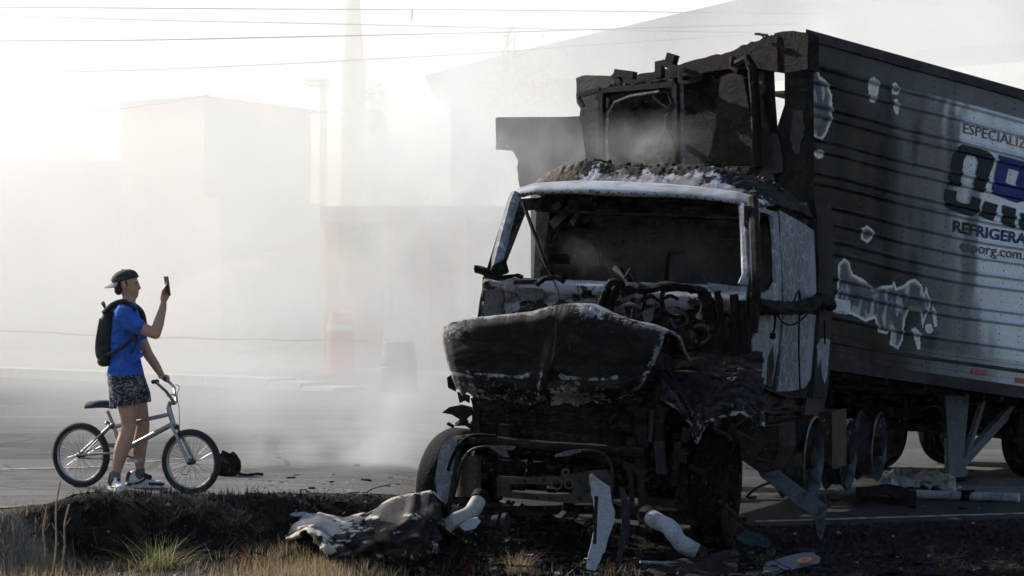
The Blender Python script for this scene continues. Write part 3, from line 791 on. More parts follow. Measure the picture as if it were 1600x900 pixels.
mb = MB(); mb.box(L(.98, 4.3, .68), (.35, .55, .5), Matrix.Rotation(-TTH, 3, 'Z')); mb.build('battery_box', burnt('battery_box_metal', (.05,.042,.038), soot=(.006,.006,.006), s_lo=.45, s_hi=.65, rust=(.06,.035,.022), scale=3, rough=.4, metal=.4), truck)
mb = MB(); mb.lathe(L(-.08, 5.3, 1.08), tz, [(0,.02),(0,.5),(.05,.5),(.06,.1),(.02,.05)], 24); mb.build('fifth_wheel', char, truck, True)

# --- cab shell
LU, RU = -1.2, 1.0
def lu(z): return LU+.12*max(0, z-1.95)
def side_panel(name, us, outer, hole, th, mat):
    mb = MB(); mb.frame([L(us(z), v, z) for v, z in outer], [L(us(z), v, z) for v, z in hole], tu*th); return mb.build(name, mat, truck)
side_panel('cab_side', lu, [(1.5,1.3),(1.5,2.0),(2.12,2.66),(2.9,2.7),(3.9,2.66),(3.9,2.0),(3.9,1.1),(2.4,1.1)], [(1.78,1.94),(1.8,2.02),(2.16,2.56),(2.44,2.58),(2.74,2.58),(2.76,2.3),(2.76,1.99),(2.2,1.95)], .05, bleach2)
# right side: dark inner panel with the door window hole, then the skins on it
def ring(o, h, n=0): return o, h
mb = MB()
outer = [(1172,322),(1192,326),(1216,336),(1246,350),(1290,372),(1298,480),(1290,620),(1230,622),(1196,608),(1176,560),(1174,470),(1172,400)]
hole = [(1186,330),(1194,331),(1206,337),(1209,352),(1211,375),(1213,410),(1213,440),(1206,452),(1196,457),(1188,458),(1187,420),(1186,380)]
mb.frame([TSP(*q) for q in outer], [TSP(*q) for q in hole], -tu*.05); mb.build('cab_side', char, truck)
mb = MB()
o2 = [(1182,324),(1198,327),(1215,332),(1220,400),(1222,474),(1212,482),(1192,486),(1185,470),(1184,400)]
h2 = [(1187,331),(1198,333),(1207,338),(1211,380),(1213,440),(1207,452),(1194,459),(1188,456),(1187,390)]
mb.frame([TSP(*q, .02) for q in o2], [TSP(*q, .02) for q in h2], -tu*.03); door = mb.build('door', white, truck)
sprism('door_lower_skin', [(1187,494),(1205,490),(1221,489),(1219,520),(1215,553),(1210,585),(1205,603),(1193,600),(1171,578),(1178,530)], .02, .02, white, door)
sprism('door_stain', [(1200,560),(1208,540),(1210,570),(1205,602),(1198,601)], .024, .004, char, door)
qp = sprism('quarter_panel', [(1218,328),(1232,336),(1250,346),(1275,362),(1277,420),(1277,472),(1250,477),(1225,478),(1221,400)], .02, .02, qm)
qp['label'] = 'blue grey panel behind the door webbed with pale cracks'
sprism('lower_panel', [(1224,490),(1250,488),(1275,492),(1272,560),(1268,590),(1258,606),(1236,611),(1215,612),(1220,560)], .02, .02, qm)
sprism('rear_fairing', [(1272,308),(1286,310),(1298,318),(1302,345),(1301,470),(1299,560),(1292,622),(1270,622),(1280,500),(1279,400),(1277,340)], .05, .05, burnt('fairing_soot', (.03,.031,.035), soot=(.004,.004,.004), s_lo=.42, s_hi=.7, scale=2, a_lo=.7, a_hi=.8, ash=(.2,.2,.21)))
sprism('bleached_patch', [(1282,530),(1288,528),(1297,531),(1295,560),(1292,590),(1289,600),(1285,590),(1282,560),(1278,575),(1277,540)], .054, .005, white)
sprism('skirt_panel', [(1261,622),(1291,620),(1286,648),(1256,649)], .03, .03, alu_dark)
sprism('step', [(1192,606),(1262,616),(1258,650),(1200,660)], -.05, .3, char)
for (a, b) in ((1190, 640), (1215, 636)):
    mb = MB(); mb.bar(TSP(a, b), TSP(a+45, b+3), .03, .05, tz); mb.build('step_rail', char, truck)
# mirror arm turned to a black hose, with wires
mb = MB(); mb.tube(smooth_path([TSP(1180, 476, .1), TSP(1200, 480, .12), TSP(1228, 482, .12), TSP(1256, 480, .12), TSP(1272, 472, .13), TSP(1290, 470, .12), TSP(1297, 478, .1)], 5), .055, 10, jit=.22)
mb.build('mirror_arm', rubberish, truck, True)
for pts in ([(1248,452),(1249,480),(1248,540),(1250,608)], [(1241,470),(1246,456),(1250,458),(1250,476)], [(1210,484),(1211,505),(1207,524)], [(1214,490),(1222,503),(1236,508),(1252,500),(1262,490)], [(1275,465),(1277,456),(1283,460),(1284,470)], [(1288,500),(1289,538)]):
    mb = MB(); mb.tube(smooth_path([TSP(x, y, .1) for x, y in pts], 3), .008, 5); mb.build('dangling_wire', rubberish, truck, True)
mb = MB(); c = TSP(1207, 525, .1); mb.lathe(c, tz, [(-.03,.0),(-.02,.025),(.02,.025),(.03,0)], 8); mb.build('wire_plug', rubberish, truck)
# pillars
def pil(name, pts, w, d, mat):
    mb = MB()
    for i in range(len(pts)-1): mb.bar(pts[i], pts[i+1], w, d, tv)
    return mb.build(name, mat, truck)
ttube('pillar', [(806,306,2.08),(800,320,1.98),(780,395,1.66),(772,428,1.55)], .052, white, n=8)
ttube('pillar_trim', [(802,303,2.14),(793,330,1.98),(772,398,1.64),(764,424,1.53),(754,470,1.5),(750,500,1.5)], .026, rubberish, n=6)
ttube('pillar', [(1162,322,2.05),(1165,380,1.78),(1167,430,1.58),(1160,446,1.55)], .042, white, n=8)
ttube('pillar_trim', [(1176,312,2.06),(1179,360,1.8),(1181,430,1.56),(1180,470,1.5),(1176,520,1.5)], .045, char, n=8)
# windscreen header and burnt roof
lo_e = [(800,306),(812,305),(840,303),(900,302),(960,303),(1040,307),(1100,312),(1150,319),(1172,328),(1184,338)]
hi_e = [(800,300),(812,293),(835,286),(900,282),(960,283),(1040,287),(1100,292),(1150,299),(1180,309),(1200,322)]
def lerp_pts(pts, a):
    x = a*(len(pts)-1); i = min(int(x), len(pts)-2); t = x-i
    return (pts[i][0]+(pts[i+1][0]-pts[i][0])*t, pts[i][1]+(pts[i+1][1]-pts[i][1])*t)
def header_fn(a, b):
    p, q = lerp_pts(lo_e, a), lerp_pts(hi_e, a); x, y = p[0]+(q[0]-p[0])*b, p[1]+(q[1]-p[1])*b
    e = .25*sstep(.88, 1, a)+.08*sstep(.12, 0, a)
    return TF(x, y, 2.04+.24*b*b-.03*math.sin(math.pi*b)+e*.6)
def header_col(a, b):
    n_ = fbm(a*16, b*2.2, 3.); ash = .86+.3*n_-.22*sstep(.34,.2,b)-.5*sstep(.90, 1, a)
    if .24 < b < .32: ash -= .2
    return (.035,.03,.027, max(0, min(1, ash)))
painted('windscreen_header', header_fn, 120, 14, header_col, fleck_mat('ash_flecks_header', (.34,.37,.42), (.22,.225,.235), scale=15, bump=.4), .03)
mb = MB()
for k in range(34):
    a = .05+k*.027; c = header_fn(a, .12); mb.lathe(c-tv*.004, -tv, [(-.002,.008),(.006,.007),(.0061,0)], 6)
mb.build('rivet_row', char, truck)['kind'] = 'stuff'
def roof_fn(a, b):
    # a across, b from the header to the rear
    bb = b*1.16-.06
    v = 2.24+max(0, bb)*1.62
    hw = 1.05+.03*math.sin(b*3)
    u = -.11+(a*2-1)*hw
    s = abs(a*2-1); cs = max(0.0, 1-s**2.7)**.55
    fv = sstep(-.08, .26, bb)*(1-.35*sstep(.75, 1.06, bb))
    z = 2.71-.10*b+.31*cs*fv-.02*sstep(.5, 1., s)
    if bb < 0: v += bb*.02
    lump = (.022*fbm(u*4, v*4, 2.)+.016*abs(nz(u*15, v*15, 7.))+.010*abs(nz(u*34, v*34, 3.)))*sstep(.02, .25, b)
    bulge = .075*math.exp(-((u+.95)/.35)**2-((v-2.62)/.3)**2)-.03*math.exp(-((u+.35)/.3)**2)*fv+.02*math.exp(-((u-.5)/.4)**2)
    return L(u, v, z+lump+bulge)
def roof_col(a, b):
    u = a*2-1; n_ = fbm(a*20, b*15, 3., 6); n2 = fbm(a*55, b*40, 8.)
    flake = max(0, min(1, .36+.55*n_-.22*sstep(.05, .3, b)+.75*sstep(.2, .06, b)))
    blackc = mix3((.0035,.0035,.004), (.02,.018,.016), sstep(.1,.6,n2))
    pale = mix3((.30,.31,.325), (.14,.115,.095), sstep(0,.5,fbm(a*9, b*5, 1.)))
    c = blackc
    sand = mix3((.15,.115,.08), (.035,.028,.022), sstep(-.1,.45,n2))
    c = mix3(c, sand, sstep(.24, .17, a+.03*n_)*sstep(.03,.14,b))
    flake *= 1-.9*sstep(.24, .17, a+.03*n_)*sstep(.03,.14,b)
    flake *= 1-.5*sstep(.78, .9, a)
    return (*c, flake)
painted('roof', roof_fn, 300, 120, roof_col, fleck_pale, .03)
mb = MB(); rnd = random.Random(4)
for k in range(70):
    a, b = rnd.uniform(.2, .95), rnd.uniform(.25, .7); c = roof_fn(a, b)
    s_ = rnd.uniform(.012, .045); mb.box(c+V(0,0,.01), (s_*1.4, s_, s_*.8), Matrix.Rotation(rnd.uniform(0,6), 3, 'Z') @ Matrix.Rotation(rnd.uniform(-.8,.8), 3, 'X'))
fl = mb.build('charred_flakes', char, truck); fl['kind'] = 'stuff'
ttube('roof_stub', [(948,262,2.7),(950,254,2.7),(955,252,2.7)], .02, char)
# back wall of the cab with pressed panels
mb = MB(); mb.prism([L(-1.12,3.86,1.1), L(.92,3.86,1.1), L(.88,3.86,2.74), L(-1.08,3.86,2.74)], tv*.04); bw = mb.build('cab_rear_wall', burnt('cab_inner_soot', (.15,.16,.185), soot=(.045,.052,.064), s_lo=.42, s_hi=.7, a_lo=.62, a_hi=.74, ash=(.16,.165,.175), scale=2.2), truck)
for pts in ([(872,438),(880,378),(892,368),(926,368),(936,380),(944,438)], [(1040,440),(1044,400),(1056,394),(1070,393)]):
    mb = MB(); mb.tube(smooth_path([TF(x, y, 3.84) for x, y in pts], 4), .02, 6); mb.build('pressed_rib', bleach2 if pts[0][0] < 900 else char, bw, True)
mb = MB(); mb.prism([TF(x, y, 3.845) for x, y in ((876,436),(884,382),(893,372),(924,372),(932,382),(940,436))], -tv*.006); mb.build('pressed_panel', burnt('panel_grey_soot', (.16,.162,.17), soot=(.05,.05,.052), s_lo=.4, s_hi=.7, scale=3), bw)
mb = MB(); mb.prism([L(-1.15,1.55,1.2), L(.95,1.55,1.2), L(.9,3.86,1.2), L(-1.1,3.86,1.2)], tz*.05); mb.build('cab_floor', char, truck)
mb = MB(); mb.prism([L(-1.05,2.3,2.56), L(.85,2.3,2.56), L(.85,3.86,2.56), L(-1.05,3.86,2.56)], tz*.02); mb.build('headliner', char, truck)
# things left inside
for (a, b, w, m_, v) in (((862,352),(896,322),.07,bleach2,2.6), ((893,350),(906,330),.045,bleach2,2.6), ((866,326),(876,318),.05,bleach2,2.5)):
    mb = MB(); mb.bar(TF(*a, v), TF(*b, v), w, w*.5, tv); mb.build('fallen_bracket', m_, truck)
tprism('burnt_visor', [(886,306),(926,308),(922,345),(912,352),(900,340),(890,346)], 2.7, .03, char_rust)
tprism('inner_mirror', [(854,397),(882,396),(889,404),(888,413),(856,412)], 2.2, .05, rubberish)
tprism('inner_pillar_panel', [(838,330),(856,318),(868,325),(860,380),(852,440),(834,440)], 3.0, .05, bleach2)
tprism('seat_frame', [(905,440),(915,420),(930,416),(940,440)], 3.0, .3, char)
ttube('steering_column', [(985,442,1.9),(975,430,2.1),(962,420,2.3)], .03, rubberish)
ttube('wiper_arm', [(817,313,1.9),(822,330,1.85),(842,385,1.6),(854,418,1.5)], .016, rubberish)
ttube('wiper_wire', [(852,415,1.5),(862,432,1.45),(872,455,1.35),(876,488,1.2)], .007, rubberish)
# cowl and firewall
def cowl_fn(a, b):
    xl, xr = 757-4*b, 1168-10*b
    x = xl+(xr-xl)*a; y = (432+16*a)+b*(72+70*sstep(.45,.7,a))
    prof = .12*sstep(.18, .05, b)+.05*sstep(.22,.3,b)*sstep(.62,.5,b)
    dent = .010*fbm(a*9, b*4, 4.)
    hole = 0
    for (cx, cy, rx, ry) in ((828,462,26,11),(905,470,40,12),(1062,500,13,13),(1040,545,16,20),(1095,520,16,22)):
        d = ((x-cx)/rx)**2+((y-cy)/ry)**2
        if d < 1: hole = max(hole, .06*min(1, (1-d)*2.5))
    return TF(x, y, 1.46+prof+dent+hole)
def cowl_col(a, b):
    n_ = fbm(a*9, b*4, 2., 4)
    c = mix3((.012,.011,.0105), (.055,.038,.028), sstep(-.1,.5,fbm(a*16+9, b*7, 5.)))
    ash = .62+.35*n_; ash = max(ash, .92*sstep(.22,.12,b))
    ash -= .42*sstep(.42, .62, a)*sstep(.14, .4, b); ash -= .25*sstep(.35,.8,b)
    return (*c, max(0, min(1, ash)))
painted('firewall', cowl_fn, 220, 80, cowl_col, fleck_mat('ash_flecks_cowl', (.29,.305,.34), (.15,.125,.105), scale=19), .03)
for (x, y, r) in ((1062,500,13),(1040,546,12),(1012,470,8),(820,478,5),(768,490,6),(945,468,5),(1095,522,14)):
    mb = MB(); c = TF(x, y, 1.44); rr = r/197.0; mb.torus(c, tv, rr, rr*.22, 20, 6); mb.build('grommet_ring', rimm if r > 9 else char, truck, True)
mb = MB(); c = TF(984, 504, 1.3); mb.torus(c, tv, .145, .014, 32, 6)
for k in range(9): q = 2*math.pi*k/9; mb.tube([c, c+(tu*math.cos(q)+tz*math.sin(q))*.14], .006, 5)
mb.build('fan_ring', bleach2, truck, True)
tprism('vent_plate', [(806,452),(816,449),(846,451),(850,458),(846,470),(812,470)], 1.42, .04, bleach2)
tprism('vent_slot', [(804,438),(838,437),(842,443),(802,444)], 1.42, .04, char)
tprism('hinge_plate', [(757,455),(780,450),(786,462),(784,498),(756,500)], 1.40, .05, bleach2)
tprism('hinge_plate', [(790,480),(797,474),(802,498),(790,499)], 1.42, .03, white)
tprism('side_edge', [(752,470),(757,448),(760,500),(748,500)], 1.45, .35, char_rust)
tprism('bent_plate', [(818,500),(842,466),(862,485),(852,500)], 1.2, .02, char_rust)
tprism('cowl_tab', [(1105,442),(1136,446),(1136,457),(1110,456)], 1.36, .02, white)
tprism('cowl_shard', [(1002,488),(1024,478),(1020,500),(1008,505)], 1.25, .02, bleach2)
# black flap at the left of the cowl
def flap_fn(a, b):
    x = 741+76*a; top = 414+20*a**.8-3*math.sin(a*9); thick = 17*(1-abs(a-.28)*1.1)*(1-.4*a)
    return TF(x, top+thick*b, 1.35+.05*math.sin(b*3)+.03*nz(a*6, b*3))
mb = MB(); mb.grid(flap_fn, 22, 6, .02); mb.build('melted_flap', rubberish, truck, True)
ttube('melted_lump', [(772,430,1.4),(776,420,1.42),(784,412,1.45),(786,426,1.42)], .045, rubberish, jit=.2)
# heaps of melted hose and cable across the cowl
CAB = [([(838,445),(850,436),(870,434),(882,440)],.022),([(938,492),(942,470),(950,448),(962,440),(970,446),(960,462),(950,490)],.035),([(970,458),(990,452),(1010,452),(1040,448),(1075,450),(1095,455),(1108,468),(1112,490),(1114,520)],.038),
 ([(1010,452),(1004,490),(1012,520),(1022,548)],.018),([(1036,450),(1034,480),(1044,492),(1062,494)],.02),([(1100,458),(1104,480),(1096,500)],.05),([(1028,520),(1040,560),(1058,590),(1062,620)],.015),
 ([(1018,505),(1050,515),(1075,508),(1092,530),(1088,566)],.012),([(1120,455),(1126,490),(1122,540),(1130,590),(1140,640)],.03),([(1146,460),(1150,500),(1148,560),(1155,610)],.04),([(1160,470),(1164,520),(1168,570),(1170,600)],.035),
 ([(1060,560),(1080,545),(1100,550),(1120,580),(1110,610)],.02),([(1065,590),(1092,575),(1115,600),(1150,605)],.045),([(1000,470),(1016,462),(1030,470),(1046,462),(1060,468)],.014),([(975,436),(985,420),(990,434),(1000,445)],.008),
 ([(1030,500),(1026,540),(1030,580),(1036,640),(1030,700)],.028),([(1008,520),(1000,560),(996,610),(1000,660)],.03),([(1090,520),(1076,548),(1084,580)],.01)]
for pts, r in CAB:
    ttube('melted_cable', [(x, y, 1.28-.15*sstep(480,640,y)) for x, y in pts], r, rubberish if r > .01 else char, jit=.25, sub=4)
# dark heap under the firewall on the driver's side
def heap_fn(a, b):
    x, y = 1000+190*a, 555+60*b
    return TF(x, y+10*nz(a*5, b*4, 1.), 1.2-.5*b+.10*fbm(a*5, b*5, 7.)+.3*(a-.5)**2)
mb = MB(); mb.grid(heap_fn, 40, 16, .03); mb.build('melted_heap', char, truck, True)
# --- hood
top_e = [(693,514),(705,508),(740,501),(790,496),(830,491),(862,482),(890,478),(918,480),(945,492),(975,504),(1010,512),(1038,521)]
bot_e = [(716,604),(724,612),(740,618),(770,622),(800,627),(835,631),(855,628),(868,632),(900,630),(935,628),(962,624),(996,606)]
def hood_px(a, b):
    p, q = lerp_pts(top_e, a), lerp_pts(bot_e, a)
    s = math.sin(math.pi*b)
    bx = -4*s*sstep(.18, 0, a)+4*s*sstep(.85, 1, a)
    return (p[0]+(q[0]-p[0])*b+bx, p[1]+(q[1]-p[1])*b)
def ridge(x, y, z): return 1-abs(nz(x, y, z))*3.2
def hood_lines(a, bb):
    """how close to one of the two pressed lines"""
    best = 0.0
    for (c0, c1) in ((.12, .44), (.57, .90)):
        m_ = (a-c0)/(c1-c0)
        if -.02 < m_ < 1.02:
            line = .735-.20*max(0, .5-m_*2.2)**1.3-.16*max(0, m_*2.4-1.95)
            best = max(best, math.exp(-((bb-line)/.016)**2)*min(1, 8*max(0, m_), 8*max(0, 1-m_)))
    return best
def hood_fn(a, b):
    if b < .16:                                      # the part that runs back to the firewall
        k = 1-b/.16; x, y = hood_px(a, 0)
        base = TF(x, y, .30); f = loc(base)
        v = .30+k*(.8+.15*math.sin(a*5)); z = f.z+.02*math.sin(k*3)-.24*k*k+.05*fbm(a*5, k*2, 2.)*k
        return L(f.x+k*.05*(a-.5), v, z)
    bb = (b-.16)/.84
    x, y = hood_px(a, bb)
    y += sstep(.85, 1, bb)*(6*nz(a*17, 2.)+4*nz(a*45, 5.))+sstep(.12, 0, bb)*(1.6*nz(a*38, 7.)+1.2*nz(a*80, 3.))
    v = .30-.16*(1-math.exp(-bb*22))-.10*sstep(.05,.8,bb)+.16*sstep(.82, 1, bb)
    v += .15*(abs(a-.5)*2)**6
    v += .05*(1-min(1, abs(a-.49)/.035))*-1*sstep(.25,.5,bb)                  # centre crease
    v += -.018*hood_lines(a, bb)+.035*sstep(.4,.66,bb)*sstep(.78,.72,bb)*min(1, 6*abs(a-.5))
    v += .010*max(0, ridge(a*2.3, bb*2.0, 4.))+.006*max(0, ridge(a*6, bb*4.5, 9.))+.010*fbm(a*3, bb*2, 3.)
    return TF(x, y, v)
def hood_col(a, b):
    bb = max(0, (b-.16)/.84); n_ = fbm(a*7, b*5, 2.); ash = -.05
    ash = max(ash, (.5+.35*n_)*sstep(.09, -.02, bb)); ash = max(ash, (.5+.3*n_)*sstep(.66, .95, bb))
    ash = max(ash, .85*sstep(.05, .0, a)); ash = max(ash, .55*sstep(.95, 1, a)); ash = max(ash, .45*sstep(.30, .05, a)*sstep(.45,.1,bb))
    ash = max(ash, (.5+.5*fbm(a*13, b*9, 7.))*hood_lines(a, bb)); ash = max(ash, .5*math.exp(-((a-.478)/.014)**2)*sstep(.45,.65,bb))
    ash = max(ash, .8*math.exp(-((a-.66)/.09)**2)*sstep(.20,.0,bb))
    c = mix3((.005,.005,.0055), (.016,.0145,.013), sstep(0,.6,n_))
    c = mix3(c, (.035,.024,.017), .7*sstep(.1,.5,fbm(a*6+4, b*8, 9.))*sstep(.5,.7,bb))
    return (*c, max(0, ash))
hood = painted('hood', hood_fn, 230, 140, hood_col, fleck, .02)
hood['label'] = 'crumpled black hood with pale ash along its edges'
ttube('hood_seam', [hood_px(.485, .05)+(.02,), (867,540,-.03), (861,575,-.03)], .004, char, hood)
# right inner guard and torn fender
def fender_fn(a, b):
    top = lerp_pts([(1030,570),(1060,590),(1110,596),(1150,590),(1192,600)], a)
    bot = lerp_pts([(1034,625),(1062,640),(1076,660),(1089,694),(1100,668),(1118,656),(1140,650),(1160,648),(1178,660),(1196,668)], a)
    x, y = top[0]+(bot[0]-top[0])*b, top[1]+(bot[1]-top[1])*b
    return TF(x, y, .62-.35*math.sin(b*1.5)+.5*(a-.35)**2+.06*fbm(a*6, b*4, 3.))
def fender_col(a, b):
    n2 = fbm(a*22, b*9, 4.); ridge = abs(nz(a*7, b*2.2, 3.))
    c = mix3((.004,.004,.0045), (.05,.042,.036), sstep(.2,.8,b)*sstep(-.3,.4,n2))
    w = max(.9*sstep(.86,.98,b)*sstep(-.3,.2,n2), .7*sstep(.07,.0,ridge)*sstep(.3,.7,b), .7*math.exp(-((a-.35)/.08)**2)*sstep(.45,.9,b)*sstep(-.2,.3,n2))
    return (*c, min(1, w*.9))
painted('fender', fender_fn, 90, 44, fender_col, fleck, .012)
tprism('wheel_guard', [(1150,672),(1178,668),(1216,664),(1218,700),(1206,732),(1190,740),(1160,720)], .5, .5, char)
# --- radiator, front beam and lamps
mb = MB(); mb.prism([L(-.86,.5,.74), L(.6,.5,.74), L(.6,.5,1.2), L(-.86,.5,1.2)], tv*.18)
rad = mb.build('radiator', char, truck)
for k in range(11):
    mb = MB(); z = .79+k*.036; mb.bar(L(-.84,.485,z), L(.58,.485,z), .012, .012, tz); mb.build('grille_bar', char, rad)
tprism('grille_plate', [(735,622),(1004,622),(1000,640),(740,640)], .42, .03, char, rad)
tprism('grille_post', [(737,640),(748,640),(752,690),(740,690)], .42, .05, char, rad)
tprism('grille_post', [(990,640),(1010,636),(1012,700),(994,700)], .42, .05, char, rad)
ttube('front_beam', [(700,698,.3),(715,688,.25),(745,686,.2),(800,692,.2),(870,698,.2),(940,702,.2),(1006,708,.2)], .038, char, sub=3)
ttube('front_beam_pipe', [(700,735,.16),(708,712,.16),(722,690,.16),(742,680,.16),(775,681,.18)], .014, rubberish, sub=4)
ttube('lamp_hoop', [(716,748,.12),(722,722,.1),(736,704,.1),(758,698,.1),(786,700,.12)], .013, alu_dark, sub=4)
ttube('lamp_hoop', [(868,714,.1),(890,706,.1),(920,704,.1),(944,710,.1),(955,728,.1),(958,756,.12)], .012, alu_dark, sub=4)
tprism('lamp_shred', [(762,697),(786,696),(806,698),(800,704),(790,703),(797,715),(788,714),(774,705)], .08, .01, bleach2)
tprism('lamp_shred', [(868,714),(880,705),(902,702),(908,706),(890,712)], .08, .01, bleach2)
mb = MB()
oo = [(776,744),(820,746),(880,744),(912,736),(948,734),(958,760),(954,784),(900,787),(840,782),(776,776)]
ii = [(796,757),(820,756),(860,757),(888,755),(894,758),(895,764),(892,772),(870,773),(830,771),(797,768)]
mb.frame([TF(x, y, .22) for x, y in oo], [TF(x, y, .22) for x, y in ii], tv*.04)
cmx = mb.build('front_crossmember', burnt('crossmember_metal', (.07,.065,.06), soot=(.008,.008,.008), s_lo=.5, s_hi=.72, scale=4, rust=(.075,.05,.035), a_lo=.62, a_hi=.7, ash=(.2,.2,.2)), truck)
for (x, y, r) in ((870,756,8),(889,756,7),(884,738,5)):
    mb = MB(); c = TF(x, y, .19); mb.torus(c, tv, r/205.0, .008, 20, 6); mb.build('tow_ring', rimm, cmx, True)
for x, y in ((820,751),(850,750),(905,752),(918,768),(905,778),(860,779),(840,777),(930,745),(945,770)):
    mb = MB(); mb.lathe(TF(x, y, .215), -tv, [(0,.012),(.014,.012),(.0141,0)], 6); mb.build('bolt', char, cmx)
tprism('bumper_bracket', [(688,700),(700,682),(714,690),(712,716),(706,745),(697,795),(686,786),(679,750)], .16, .03, ashy)
tprism('bumper_bracket_edge', [(697,795),(706,745),(714,700),(720,704),(712,760),(700,800)], .12, .05, char)
def knee_fn(a, b):
    q = a*math.pi; y = 712+64*b; x = 731-17*math.cos(q)
    return TF(x, y, .3-.08*math.sin(q))
mb = MB(); mb.grid(knee_fn, 12, 8, .02); mb.build('air_duct', burnt('duct_metal', (.09,.07,.055), soot=(.012,.011,.01), s_lo=.5, s_hi=.68, scale=4), truck, True)
# left flaps
tprism('torn_flap', [(690,645),(702,636),(722,632),(737,636),(738,648),(732,652),(724,662),(716,654),(706,648)], .35, .008, char_rust)
tprism('torn_flap', [(698,590),(706,585),(714,600),(712,612),(700,606)], .5, .01, char_rust)
tprism('torn_flap', [(714,612),(734,618),(733,630),(726,626),(718,630)], .5, .01, char_rust)
# posts and wreckage between the radiator and the right wheel
for (a, b, w, m_, v) in (((1032,600),(1030,720),.06,char,.4), ((1025,640),(1040,645),.08,char,.35), ((1020,640),(1016,690),.03,alu_dark,.3), ((1030,690),(1034,740),.07,alu_dark,.3), ((1000,700),(1006,820),.06,char,.25), ((985,730),(988,800),.035,char,.2), ((1060,690),(1054,760),.05,char,.4),
   ((1000,780),(1060,788),.06,char,.35), ((975,725),(1010,740),.05,char,.2), ((1075,700),(1070,800),.09,char,.6), ((960,800),(1090,812),.09,char,.5), ((700,800),(960,795),.07,char,.55)):
    mb = MB(); mb.bar(TF(*a, v), TF(*b, v), w, w*.8, tv); mb.build('wrecked_strut', m_, truck)
for i in range(26):
    rnd = random.Random(100+i); x, y = rnd.uniform(960, 1190), rnd.uniform(620, 800); v = rnd.uniform(.2, .7)
    pts = [(x, y, v)]
    for k in range(3): pts.append((pts[-1][0]+rnd.uniform(-26, 26), pts[-1][1]+rnd.uniform(-14, 26), v+rnd.uniform(-.1,.1)))
    ttube('burnt_wire', pts, rnd.uniform(.006, .02), char, jit=.2, sub=3, n=5)
mb = MB(); rnd = random.Random(9)
for k in range(240):
    a = rnd.random(); c = L(rnd.uniform(-1.0, 1.1), rnd.uniform(.25, 1.6), rnd.uniform(.5, .95) if a < .6 else rnd.uniform(.1,.5))
    s_ = rnd.uniform(.02, .09); mb.box(c, (s_, s_*rnd.uniform(.4,1.6), s_*rnd.uniform(.3,1)), Matrix.Rotation(rnd.uniform(0,6), 3, 'Z') @ Matrix.Rotation(rnd.uniform(0,3), 3, 'X'))
cl = mb.build('charred_clutter', char, truck); cl['kind'] = 'stuff'
mb = MB(); mb.prism([L(-1.0,1.55,.3), L(.95,1.55,.3), L(.95,1.55,1.25), L(-1.0,1.55,1.25)], tv*.08); mb.build('bulkhead', char, truck)
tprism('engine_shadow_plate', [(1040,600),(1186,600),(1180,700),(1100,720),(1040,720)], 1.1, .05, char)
# ------------------------------------------------------------------ person with a bicycle
PY0 = 22.0
PB = P(205, 765, PY0); PB.z = G(PB.x, PB.y)+.004
def Wp(x, y, z): return PB+V(x, y, z)
def ball(mb, c, r, sc=(1,1,1), rot=None, n=14, m=9):
    vs = []; 
    for i in range(m+1):
        th = math.pi*i/m
        for j in range(n):
            ph = 2*math.pi*j/n
            p = V(math.sin(th)*math.cos(ph)*r*sc[0], math.sin(th)*math.sin(ph)*r*sc[1], math.cos(th)*r*sc[2])
            if rot is not None: p = rot @ p
            vs.append(Vector(c)+p)
    mb.add(vs, [((i+1)*n+j, (i+1)*n+(j+1)%n, i*n+(j+1)%n, i*n+j) for i in range(m) for j in range(n)])
def chain(mb, pts, wy=1.0):
    """blob chain: pts [(x,y,z,r)] or [(x,y,z,rx,ry)]"""
    for i in range(len(pts)-1):
        a, b = pts[i], pts[i+1]; La = (Vector(a[:3])-Vector(b[:3])).length
        n = max(2, int(La/(.45*min(a[3], b[3])))+1)
        for k in range(n+1):
            t = k/n; q = [a[j]+(b[j]-a[j])*t for j in range(len(a))]
            ball(mb, Wp(*q[:3]), q[3], (1, (q[4]/q[3]) if len(q) > 4 else 1.0, 1))
def remeshed(mb, name, mat, voxel, parent=None, smooth_it=3, cut=None, org=None):
    me = mb.mesh('tmp'); o = bpy.data.objects.new('tmp', me); COL.objects.link(o)
    r = o.modifiers.new('r', 'REMESH'); r.mode = 'VOXEL'; r.voxel_size = voxel; r.use_smooth_shade = True
    if smooth_it: s_ = o.modifiers.new('s', 'SMOOTH'); s_.iterations = smooth_it; s_.factor = .5
    dg = bpy.context.evaluated_depsgraph_get(); dg.update()
    new = bpy.data.meshes.new_from_object(o.evaluated_get(dg)); bpy.data.objects.remove(o); bpy.data.meshes.remove(me)
    new.name = name
    if cut is not None:
        bm = bmesh.new(); bm.from_mesh(new)
        for co_, no_ in cut:
            bmesh.ops.bisect_plane(bm, geom=bm.verts[:]+bm.edges[:]+bm.faces[:], plane_co=co_, plane_no=no_, clear_outer=True)
        bm.to_mesh(new); bm.free()
    new.materials.clear(); new.materials.append(mat)
    org = org if org is not None else PB
    new.transform(Matrix.Translation(-org)); new.polygons.foreach_set('use_smooth', [True]*len(new.polygons)); new.update()
    return link(name, new, parent, org-(wloc(parent) if parent is not None else V(0,0,0)))
skin = plain('skin', (.40,.23,.15), .5, var=.12, scale=20, bump=.05)
skin.node_tree.nodes['Principled BSDF'].inputs['Subsurface Weight'].default_value = .08
mb = MB()
